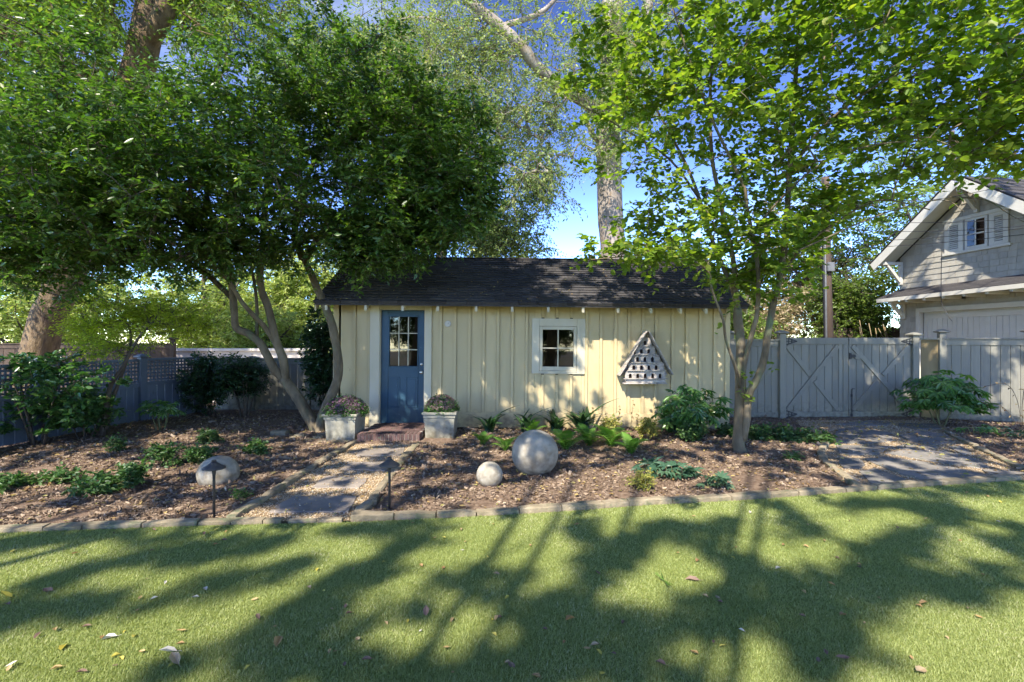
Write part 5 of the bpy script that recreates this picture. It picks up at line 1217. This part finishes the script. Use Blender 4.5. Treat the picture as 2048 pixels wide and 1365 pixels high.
shrub('ground_cover_clump', 'dense low green clump right of the slim tree trunk', 'ground cover', G(1555, 878), .5, .22, 260, 'l_cover', .06, stems=5, ntw=3, L=.07, nl=6, z0=.02, sr=.004, bark='stemgreen',
      els=[(3.95, 7.5, .08, .5, .28, .1), (4.5, 7.3, .07, .42, .25, .08), (3.6, 7.7, .08, .3, .25, .09)])

# palmate shrubs with every leaf an object
def palm_mesh(lobes=8, seed=0):
    rg = random.Random(seed); V = [(0, 0, 0)]; a0, a1 = math.radians(-125), math.radians(125)
    for i in range(lobes):
        a = a0 + (a1-a0)*i/(lobes-1); L = (1.0 - .35*abs(i-(lobes-1)/2)/((lobes-1)/2)) * rg.uniform(.9, 1.08); da = (a1-a0)/(lobes-1)
        def q(an, r, z): return (math.sin(an)*r, math.cos(an)*r, z)
        if i == 0: V.append(q(a-da*.45, L*.45, -.03))
        V += [q(a-da*.30, L*.70, -.06), q(a, L, -.20), q(a+da*.30, L*.70, -.06), q(a+da*.5, L*.42, .02)]
    n = len(V) - 1; Fc = [(0, i+1, i) for i in range(1, n)]
    me = bpy.data.meshes.new('leaf'); me.from_pydata(V, [], Fc); me.materials.append(M['l_fatsia']); return me
PALM = [palm_mesh(8, 1), palm_mesh(7, 2), palm_mesh(8, 3)]
def fatsia(label, base, rx, ry, h, n, size, z0=.12, cx=0):
    base = Vector(base); t = thing('palmate_shrub', label, 'shrub', base); c = base + Vector((cx, 0, 0)); hub = []
    for k in range(5):
        a = 2*math.pi*k/5; ln = smooth_line([base + Vector((math.cos(a)*.05, math.sin(a)*.05, -.03)), base + Vector((cx*.5+math.cos(a)*rx*.3, math.sin(a)*ry*.3, h*.35)), c + Vector((math.cos(a)*rx*.45, math.sin(a)*ry*.45, h*.7))], 4)
        limb(t, 'stem', ln, .013, .006, M['stemgreen'], 6); hub += ln[4:]
    for i in range(n):
        d = nrm(RNG.normal(0, 1, 3)); d[2] = abs(d[2])*1.35 - .5; d[1] = -abs(d[1]) if RNG.random() < .7 else d[1]; d = nrm(d); r = RNG.uniform(.5, 1)
        p = c + Vector((d[0]*rx*r, d[1]*ry*r, z0 + (h-z0)*(.45 + .55*d[2]*r))); p.z = max(p.z, z0)
        s_ = min(hub, key=lambda q: (q-p).length)
        MB().tube([s_, s_.lerp(p, .5) + Vector((0, 0, .02)), p], .0035, 5, False).build('leaf_stalk', M['stemgreen'], t)
        out = Vector((d[0], d[1], 0)).normalized() if abs(d[0])+abs(d[1]) > .01 else Vector((0, -1, 0))
        Nn = (Vector((0, 0, 1)) + out*random.uniform(.1, .9) + Vector(RNG.normal(0, .25, 3))).normalized(); Yv = (out - Nn*out.dot(Nn)).normalized()
        m3 = Matrix((Yv.cross(Nn), Yv, Nn)).transposed()
        inst(random.choice(PALM), 'leaf', t, p, m3.to_euler(), size * random.uniform(.7, 1.15))
    return t
fatsia('large palmate-leaved shrub by the grey fence right of the gate', (7.76, 8.75, 0), .74, .5, 1.02, 175, .185, z0=.06)
fatsia('palmate-leaved shrub between the shed wall and the slim tree trunk', (3.0, 7.75, 0), .55, .45, .86, 120, .175, z0=.06, cx=-.15)
fatsia('small sparse palmate plant on bare stems at the back of the left bed', G(322, 862), .36, .3, .55, 34, .12, z0=.25)
fatsia('floppy little palmate seedling at the right edge of the patio', G(1952, 872), .28, .2, .2, 12, .12, z0=.06)

# strappy dark clumps along the wall
def strap_mesh(L, W, bend, seed):
    rg = random.Random(seed); n = 7; V = []
    for i in range(n+1):
        t = i/n; a = bend*t*t; y = L*(math.sin(a)/max(bend, .01) if bend else t) * .9; z = L*(t - .32*bend*t**2.2)
        w_ = W*math.sin(math.pi*(.08 + .92*t)**.8)*.5 + .003
        V += [(-w_, y, z+w_*.25), (0, y, z), (w_, y, z+w_*.25)]
    Fc = [(i*3+k, i*3+k+1, (i+1)*3+k+1, (i+1)*3+k) for i in range(n) for k in (0, 1)]
    me = bpy.data.meshes.new('leaf'); me.from_pydata(V, [], Fc); me.materials.append(M['l_strap']); return me
STRAP = [strap_mesh(.62, .05, 1.7, 1), strap_mesh(.56, .055, 1.4, 2), strap_mesh(.70, .045, 1.2, 3), strap_mesh(.50, .06, 1.9, 4)]
for lb, px, k, sc_ in (('dark strappy plant by the shed wall nearest the right planter', 978, 22, .95), ('dark strappy plant behind the large stone sphere', 1052, 20, .95), ('dark arching strappy plant just right of the large sphere', 1112, 24, 1.0), ('fullest dark strappy clump below the shed window', 1165, 34, 1.1), ('broad-leaved dark plant left of the wall shrub, leaves drooping', 1345, 12, .95)):
    b = Vector(((px-1024)/F*8.05, 8.05, 0)); t = thing('strap_leaved_plant', lb, 'plant', b)
    for i in range(k):
        a = random.uniform(0, 6.28); s_ = sc_*random.uniform(.7, 1.15)
        sx = 2.3 if px == 1345 else 1
        inst(random.choice(STRAP), 'leaf', t, b + Vector((random.uniform(-.08, .08), random.uniform(-.07, .07), 0)), (random.uniform(-.2, .1), random.uniform(-.15, .15), a), (s_*sx, s_*(1 if px != 1345 else 1.2), s_))
# broken lily-of-the-wall stems, dried
t = thing('dried_seedhead_plant', 'dried brown seed stalks standing against the shed wall', 'plant', ((1210-1024)/F*8.0, 8.0, 0))
dl = bpy.data.meshes.new('leaf'); dl.from_pydata([(0,0,0), (-.3,.4,.15), (0,1,-.2), (.3,.4,.1)], [], LEAF_S[1]); dl.materials.append(M['l_dry'])
for px, hh in ((1192, .42), (1212, .58), (1206, .36), (1258, .55), (1268, .40), (1232, .45)):
    b = Vector(((px-1024)/F*8.1 + random.uniform(-.03, .03), 8.1, 0)); top = b + Vector((random.uniform(-.08, .08), random.uniform(-.05, .05), hh)); ln = smooth_line([b, b.lerp(top, .5) + Vector((random.uniform(-.04, .04), 0, 0)), top], 4)
    limb(t, 'stalk', ln, .004, .002, M['stemgreen'], 5)
    for _ in range(12): inst(dl, 'leaf', t, ln[random.randint(3, len(ln)-1)], (random.uniform(-1.5, .5), random.uniform(-.5, .5), random.uniform(0, 6.28)), random.uniform(.03, .06))
# ferns
def fern_mesh(L, seed):
    rg = random.Random(seed); V = []; Fc = []; n = 17
    for i in range(n):
        t = (i+.5)/n; y = L*t*.92; z = L*(.95*t - .85*t*t); pl = L*.26*math.sin(math.pi*(.12+.86*t))
        for s_ in (-1, 1):
            k = len(V); w_ = L/n*.42; V += [(0, y-w_, z), (s_*pl*.55, y+w_*.2, z-.004), (s_*pl, y+pl*.35, z-pl*.22), (s_*pl*.5, y+w_*1.9, z-.002), (0, y+w_, z)]
            Fc += [(k, k+1, k+4), (k+1, k+3, k+4), (k+1, k+2, k+3)]
    me = bpy.data.meshes.new('frond'); me.from_pydata(V, [], Fc); me.materials.append(M['l_fern']); return me
FERN = [fern_mesh(1.0, i) for i in range(2)]
for lb, px, py, k, s_ in (('bright green fern under the leftmost strappy plant', 966, 893, 9, .24), ('small fern tucked left of the large sphere', 1012, 905, 8, .25), ('bright sunlit fern touching the right of the large sphere', 1131, 903, 13, .33),
        ('fern clump below the fullest strappy plant', 1178, 895, 12, .32), ('upright fern right of the paler ferns', 1222, 898, 11, .36), ('dark fern spreading lowest to the right', 1262, 912, 10, .30), ('small fern hidden behind the large sphere', 1065, 872, 7, .26), ('lone fern by the seed stalks', 1300, 868, 7, .22)):
    b = G(px, py); t = thing('fern', lb, 'fern', b)
    for i in range(k):
        a = 2*math.pi*i/k + random.uniform(-.3, .3)
        inst(random.choice(FERN), 'frond', t, b + Vector((0, 0, .02)), (random.uniform(.25, .8), 0, a), s_*random.uniform(.95, 1.35))
# hellebores: leaves of narrow fingers
def hell_mesh(k):
    V = []; Fc = []
    for i in range(k):
        a = math.radians(-75 + 150*i/(k-1)); c, s_ = math.cos(a), math.sin(a); L = 1 - .25*abs(i-(k-1)/2)/((k-1)/2); n = len(V)
        for x, y, z in ((0,0,0), (-.10,.35,.04), (-.12,.65,.02), (0,1,-.15), (.12,.65,.02), (.10,.35,.04), (0,.5,-.02)):
            x, y = x, y*L; V.append((x*c + y*s_, y*c - x*s_, z))
        Fc += [(n+p_, n+q, n+r) for p_, q, r in LEAF_M[1]]
    me = bpy.data.meshes.new('leaf'); me.from_pydata(V, [], Fc); me.materials.append(M['l_hell']); return me
HELL = [hell_mesh(5), hell_mesh(6)]
for lb, px, py, k, s_, r in (('wide blue-green hellebore clump before the slim tree', 1345, 958, 34, .13, .30), ('blue-green hellebore at the left end of the wide clump, one tall leaf', 1296, 945, 9, .18, .12), ('compact dark hellebore right of the wide clump', 1432, 980, 22, .10, .14),
        ('blue-green clump at the right frame edge by the fence', 2035, 880, 14, .13, .2)):
    b = G(px, py); t = thing('hellebore', lb, 'plant', b)
    for i in range(k):
        a = random.uniform(0, 6.28); q = b + Vector((math.cos(a)*r*random.random(), math.sin(a)*r*.6*random.random(), random.uniform(.05, .14)))
        MB().tube([b.lerp(q, .6) * Vector((1, 1, 0)) if False else Vector((b.x*.4+q.x*.6, b.y*.4+q.y*.6, 0)), q], .003, 5, False).build('leaf_stalk', M['stemgreen'], t)
        inst(random.choice(HELL), 'leaf', t, q, (random.uniform(-.3, .7), random.uniform(-.3, .3), a - 1.57), s_*random.uniform(.7, 1.2))
# wiry vine at the right fence
t = thing('wiry_vine', 'bare wiry vine with a few leaves against the right fence', 'vine', (9.1, 8.6, 0))
for pts in ([(1975,772), (2010,768), (2030,790), (2040,830), (2038,868)], [(1965,806), (1990,808), (2012,820), (2030,845), (2036,868)], [(2048,780), (2044,820), (2046,870)]):
    ln = limb_path(pts, 8.55); limb(t, 'stem', ln, .006, .003, M['barkdark'], 5)
    for q in ln[::2]: inst(dl, 'leaf', t, q, (random.uniform(-1, .5), 0, random.uniform(0, 6.28)), random.uniform(.05, .09))
# climbing sprigs on the slim tree's trunk
t = thing('ivy_sprig', 'fresh green sprigs sprouting at the fork of the slim tree', 'ivy', P(1490, 780, 6.5))
for px, py in ((1488,748), (1500,770), (1484,790), (1505,745), (1497,800), (1535,720), (1545,735)):
    for _ in range(5): inst(random.choice(lm), 'leaf', t, P(px+random.uniform(-8, 8), py+random.uniform(-8, 8), 6.5), (random.uniform(-.8, .3), random.uniform(-.4, .4), random.uniform(0, 6.28)), random.uniform(.05, .09))
    limb(t, 'stem', [P(1490, 800, 6.52), P(px, py, 6.5)], .003, .002, M['stemgreen'], 5)
# yellow bamboo-like stems far behind the gate
t = thing('yellow_stems', 'cluster of yellow leaning stems behind the gate near the house', 'plant', (11.5, 15.0, -.09))
for i in range(7):
    b = Vector((11.0 + .16*i, 15.0, -.09)); limb(t, 'stem', smooth_line([b, b + Vector((random.uniform(-.2, .1), 0, 1.0)), b + Vector((random.uniform(-.5, .1), 0, 2.0 + random.uniform(0, .3)))], 3), .018, .009, M['tan'], 6)
# stones at the foot of the dark tree
for i, (px, py, s_) in enumerate(((600, 876, .10), (618, 884, .08), (636, 880, .09), (585, 880, .07), (645, 874, .10), (560, 872, .16))):
    lb = ['flat stone left of the leaning trunk foot', 'small round stone below the leaning trunk foot', 'pale stone between the trunk and the planter', 'tiny stone left end of the pebble cluster', 'stone touching the left planter side', 'long flat stone farthest left of the trunk'][i]
    g = G(px, py); props(inst(rough_stone(s_*1.6, s_, s_*.5).mesh('field_stone', M['edge']), 'field_stone', None, g + Vector((0, 0, .015)), (0, 0, random.uniform(-1, 1))), lb, 'stone')

# ------------------------------------------------------------------ trees of the garden behind and above the camera; their crowns shade the lawn, bed, shed and gate
Sv = np.array([-.45, -1.0, 1.2])
def lift(p):
    p = np.asarray(p, float); tmin = (EYE + .705*p[1] - p[2]) / (1.2 + .705)
    t = max(tmin + .75, 4.0) + RNG.random()*1.3
    return p + Sv*t
SH = []
def lift_hi(p):
    p = np.asarray(p, float); return p + Sv*(8.6 + RNG.random()*2.2)
def stroke(pts, wdt, dens=1.0, z=0):
    q = [G(x, y, z) if z == 0 else Vector(x) for x, y in pts]; L = sum((b-a).length for a, b in zip(q, q[1:]))
    n = max(2, int(L * wdt * 26 * dens) + int(L/.12)); q = resample(q, .03)
    for _ in range(n):
        c = random.choice(q); a = random.uniform(0, 6.28); r = wdt*.5*math.sqrt(random.random()); SH.append(lift_hi((c.x + math.cos(a)*r, c.y + math.sin(a)*r*.9, 0)))
def area(poly3, n, to):      # poly in photo position, to() turns it into a place on the surface
    A_ = scatter_in(poly3, n)
    for x, y in A_: SH.append(lift(to(x, y)))
# lawn
stroke([(540,1400), (600,1300), (640,1220), (700,1165), (800,1105), (900,1060)], .34, 1.3)
stroke([(560,1365), (700,1330), (820,1330), (960,1340), (1100,1345)], .22, 1.2)
stroke([(1000,1365), (1150,1300), (1300,1320), (1380,1360)], .40, 1.2)
stroke([(1020,1290), (1130,1240), (1280,1240), (1420,1230), (1500,1215)], .30, 1.2)
stroke([(1080,1230), (1180,1190), (1210,1130), (1260,1080), (1400,1050), (1480,1035)], .26, 1.1)
stroke([(1130,1040), (1180,1090), (1230,1120)], .2, 1)
stroke([(1380,1060), (1430,1110), (1510,1150), (1600,1180), (1700,1160), (1760,1110), (1850,1060), (1900,1010)], .30, 1.2)
stroke([(1500,1190), (1620,1210), (1760,1180), (1880,1170), (2040,1150)], .30, 1.3)
stroke([(1560,1010), (1600,1060), (1690,1080)], .22, 1)
stroke([(1700,1010), (1800,1000), (1900,985), (2040,975)], .25, .9)
stroke([(2000,1100), (2048,1050)], .25, 1)
stroke([(1580,1365), (1640,1290), (1700,1230)], .26, 1.2)
stroke([(0,1240), (60,1180), (150,1150), (260,1120), (420,1090), (560,1075)], .18, 1.1)
stroke([(60,1232), (200,1210), (350,1190), (480,1160), (590,1140), (640,1135)], .12, 1.5)
stroke([(320,1125), (450,1105), (600,1075), (700,1060)], .10, 1.2)
stroke([(-100,1110), (60,1080), (200,1075), (330,1072)], .25, 1.0)
stroke([(700,1060), (800,1050), (860,1044)], .25, 1)
stroke([(880,1150), (960,1180), (1060,1150)], .16, 1)
stroke([(740,1230), (850,1240)], .16, 1)
stroke([(280,1365), (420,1330), (560,1260)], .10, 1.0)
# bed: mostly in shade, sunny windows left open
open_bed = [[(20,940), (380,915), (420,935), (250,985), (0,1010)], [(0,1035), (60,1030), (120,1060), (0,1075)], [(600,950), (760,950), (720,990), (620,990)], [(820,1010), (900,985), (1060,965), (1250,935), (1500,925), (1530,960), (1360,1000), (1000,1025), (860,1030)],
            [(1250,870), (1400,870), (1420,900), (1260,900)], [(560,840), (640,840), (640,870), (560,870)], [(1500,960), (1640,945), (1680,975), (1540,990)], [(1780,905), (1880,905), (1900,925), (1800,930)], [(1920,865), (2048,870), (2048,895), (1940,885)], [(330,870), (500,850), (520,870), (360,890)]]
bp = scatter_in([(-250,842), (2100,842), (2100,965), (1500,1000), (900,1035), (0,1070), (-250,1075)], 4200)
wgt = (bp[:, 1] - 682.5)**-3.0; wgt /= wgt.max(); bp = bp[RNG.random(len(bp)) < np.clip(wgt*2.2, 0, 1)]
for op in open_bed: bp = bp[~inpoly(bp, op) | (RNG.random(len(bp)) < .03)]
for x, y in bp[:1050]: SH.append(lift(tuple(G(x, y))))
# shed front
wall_open = [[(1165,690), (1470,680), (1470,830), (1180,845), (1150,760)], [(780,790), (830,790), (820,850), (770,850)], [(690,680), (745,700), (740,780), (700,760)], [(1075,750), (1115,750), (1110,830), (1080,830)], [(940,715), (975,730), (960,770)]]
q = scatter_in([(668,640), (1460,640), (1460,850), (668,850)], 330)
for op in wall_open: q = q[~inpoly(q, op) | (RNG.random(len(q)) < .10)]
q = q[(q[:, 0] < 1150) | (RNG.random(len(q)) < .25)]
for x, y in q: SH.append(lift((wx(x), D0, wz(y))))
def roofpt(x, y):
    t = (610 - y)/90; D = EV + (RD-EV)*t; return ((x-1024)/F*D, D, EZ + (RZ-EZ)*t)
q = scatter_in([(640,612), (1480,612), (1410,520), (690,520)], 300)
for op in ([(1120,590), (1260,600), (1230,615), (1120,612)], [(1260,560), (1400,570), (1470,612), (1300,612)], [(1300,520), (1420,530), (1440,560), (1330,550)], [(640,612), (760,612), (740,560), (670,560)], [(900,560), (960,560), (960,580), (900,580)]): q = q[~inpoly(q, op) | (RNG.random(len(q)) < .12)]
for x, y in q: SH.append(lift(roofpt(x, y)))
q = scatter_in([(1460,680), (1960,680), (1930,740), (1890,840), (1460,840)], 210)
q = q[(RNG.random(len(q)) < .85)]
for x, y in q: SH.append(lift((gx(x), GD, gz(y)))) if RNG.random() < .6 else None
q = scatter_in([(1900,680), (2048,672), (2048,730), (1950,790), (1900,800)], 45)
for x, y in q: SH.append(lift(((x-1024)/F*9, 9.0, EYE-(y-682.5)/F*9)))
for x, y in scatter_in([(1750,360), (2048,360), (2048,680), (1800,680)], 50): SH.append(lift(((x-1024)/F*12, 12.0, EYE-(y-682.5)/F*12)))
SH = np.array(SH)
SH = open_beams(SH[(proj(SH)[:, 1] < -40) | (SH[:, 1] < .3)], .1)
hubs = [('camera_side_oak', 'tall oak of the near garden, out of frame to the left, casting the lawn shadows', (-9.0, -7.0), SH[:, 0] < -2.2),
        ('camera_side_oak', 'tall oak of the near garden, behind the camera, shading the lawn and roof', (-5.5, -10.5), (SH[:, 0] >= -2.2) & (SH[:, 0] < 1.8)),
        ('camera_side_oak', 'tall oak of the near garden, rightmost behind the camera, shading patio and gate', (2.0, -9.5), SH[:, 0] >= 1.8)]
for nm, lb, (bx_, by_), msk in hubs:
    A = SH[msk]; t = thing(nm, lb, 'tree', (bx_, by_, -.05)); c = A.mean(0); B0 = Vector((bx_, by_, -.1))
    top = Vector((bx_*.8 + c[0]*.2, by_*.85 + c[1]*.15, 7.2)); tk = smooth_line([B0, B0.lerp(top, .5) + Vector((.1, 0, .3)), top], 5); limb(t, 'trunk', tk, .30, .20, M['barkbig'], 14, flare=.1)
    lines = [tk[len(tk)//2:]]
    for a in range(5):
        an = 2*math.pi*a/5; e = Vector((c[0] + math.cos(an)*1.8, c[1] + math.sin(an)*1.8, c[2]+.8)); ln = smooth_line([top, top.lerp(e, .5) + Vector((0, 0, .6)), e], 4); lines.append(ln); limb(t, 'branch', ln, .055, .02, M['barkbig'], 8)
    tw = Acc(); Dd = grow(tw, lines, A, .004, maxr=.02)
    lv = Acc(); sprays(lv, tw, A, nrm(RNG.normal(0, 1, (len(A), 3))), 5, .17, 8, .105, LEAF_M, .9, .5, .05, .25, .003)
    tw.build('twigs', M['barkbig'], t, kind='stuff'); lv.build('crown', M['l_mid'], t, kind='stuff')
print('SHADE', len(SH))

# tall hedge trees closing the garden behind the camera (seen in the door and window glass)
for lb, x in (('leafy hedge tree behind the camera, farthest left, mirrored in the panes', -11), ('leafy hedge tree behind the camera, left of the middle', -5), ('leafy hedge tree behind the camera, right of the middle', 1.5), ('leafy hedge tree behind the camera, farthest right', 8)):
    big_tree('hedge_tree', lb, (x, -15, -.09), [([(x, -15, -.1), (x+.1, -15, 2.5), (x, -15, 5)], .16, .06), ([(x, -15, 2), (x+1.5, -15, 4)], .08, .03), ([(x, -15, 2), (x-1.5, -15, 4)], .08, .03)],
             [(x, -15, 3.2, 3.3, 1.6, 2.9)], 1000, M['l_mid'], M['barkdark'], size=.20, ntw=4, L=.6, nl=8)

# ------------------------------------------------------------------ fallen leaves on the lawn
def fl_mesh(k):
    r = random.Random(k); a = r.uniform(.1, .3); b = r.uniform(.12, .22)
    V = [(0,0,.02), (-b,.25,a*.5), (-b*1.2,.6,a), (0,1,r.uniform(0,.2)), (b*1.2,.6,a*.8), (b,.25,a*.6), (0,.5,0), (0,-.25,.03), (.01,-.25,.04), (.012,0,.03)]
    return V, LEAF_M[1] + [(0, 7, 8), (0, 8, 9)]
FM = {}
for key in ('lf_tan', 'lf_pale', 'lf_yel', 'lf_brown'):
    FM[key] = []
    for k in range(3):
        V, Fc = fl_mesh(k); me = bpy.data.meshes.new('fallen_leaf'); me.from_pydata(V, [], Fc); me.materials.append(M[key]); FM[key].append(me)
def fallen(px, py, key, L, label, group=None, rz=None):
    g = G(px, py); o = inst(random.choice(FM[key]), 'fallen_leaf', None, g + Vector((0, 0, .012)), (random.uniform(-.25, .25), random.uniform(-.25, .25), random.uniform(0, 6.28) if rz is None else rz), L*.8)
    props(o, label, 'fallen leaf', group); return o
for px, py, key, L, lb, rz in ((355,1308,'lf_pale',.10,'large whitish fallen leaf at lower left of the lawn',2.0), (358,1335,'lf_tan',.11,'orange-brown curled leaf just below the large whitish one',.9), (24,1199,'lf_yel',.11,'long yellow leaf at the left edge of the lawn',1.5),
        (235,1277,'lf_pale',.09,'pale cream fallen leaf left of the large whitish one',1.9), (266,1280,'lf_yel',.05,'small lime yellow leaf beside the pale cream one',.4), (105,1186,'lf_brown',.10,'dry grey-brown leaf near the left edge above the yellow one',1.3),
        (122,1306,'lf_yel',.08,'upright narrow yellow leaf at lower left',.5), (552,1300,'lf_tan',.10,'twisted orange leaf beside the big diagonal shadow',.2), (852,1237,'lf_brown',.09,'brown leaf standing on the sunny turf left of centre',.1),
        (1400,1165,'lf_brown',.12,'large dark brown leaf on the lawn right of centre',1.2), (1470,1122,'lf_yel',.05,'small pale yellow leaf above the large dark brown one',.3), (1150,1240,'lf_tan',.09,'tan leaf in the broad shade at lower centre',2.2),
        (246,1325,'lf_yel',.06,'greenish leaf at the bottom left corner of the lawn',1.0), (1850,1342,'lf_tan',.10,'long tan leaf at the lower right of the lawn',2.0), (1700,1320,'lf_brown',.09,'brown leaf on the bright turf at lower right',1.6)):
    fallen(px, py, key, L, lb, rz=rz)
n = 0
while n < 135:
    px, py = random.uniform(5, 2043), 985 + 370*random.random()**1.4; g = G(px, py)
    if g.y > float(np.interp(g.x, EX, EY)) - .06: continue
    key = random.choices(['lf_tan', 'lf_brown', 'lf_yel', 'lf_pale'], [8, 4, 2, 1])[0]
    nm = {'lf_tan': 'tan curled fallen leaf lying on the lawn', 'lf_brown': 'small brown fallen leaf lying on the lawn', 'lf_yel': 'small yellow fallen leaf lying on the lawn', 'lf_pale': 'tiny pale fallen leaf lying on the lawn'}[key]
    zone = (['at the left edge', 'below the gravel path', 'below the stone spheres', 'below the slim tree', 'below the patio'][min(4, int(px // 410))]
            + (', close to the edging' if py < 1080 else ', halfway down' if py < 1220 else ', near the bottom'))
    nm = nm.replace(' lying on the lawn', '') + ' on lawn ' + zone
    fallen(px, py, key, random.uniform(.025, .065), nm, {'lf_tan': 'tan leaves scattered over the lawn', 'lf_brown': 'brown leaves scattered over the lawn', 'lf_yel': 'yellow leaves scattered over the lawn', 'lf_pale': 'pale leaves scattered over the lawn'}[key]); n += 1
t = thing('pine_sprig', 'small green needle sprig lying on the lawn', 'sprig', G(1328, 1168))
sm_ = bpy.data.meshes.new('needle_tuft')
for i in range(9):
    a = random.uniform(-.9, .9); b = G(1328, 1168) + Vector((0, 0, .022)); MB().tube([b, b + Vector((math.sin(a)*.05, math.cos(a)*.09*(1 if i % 2 else -1), .015))], .0015, 4, False).build('needle', M['l_fern'], t)
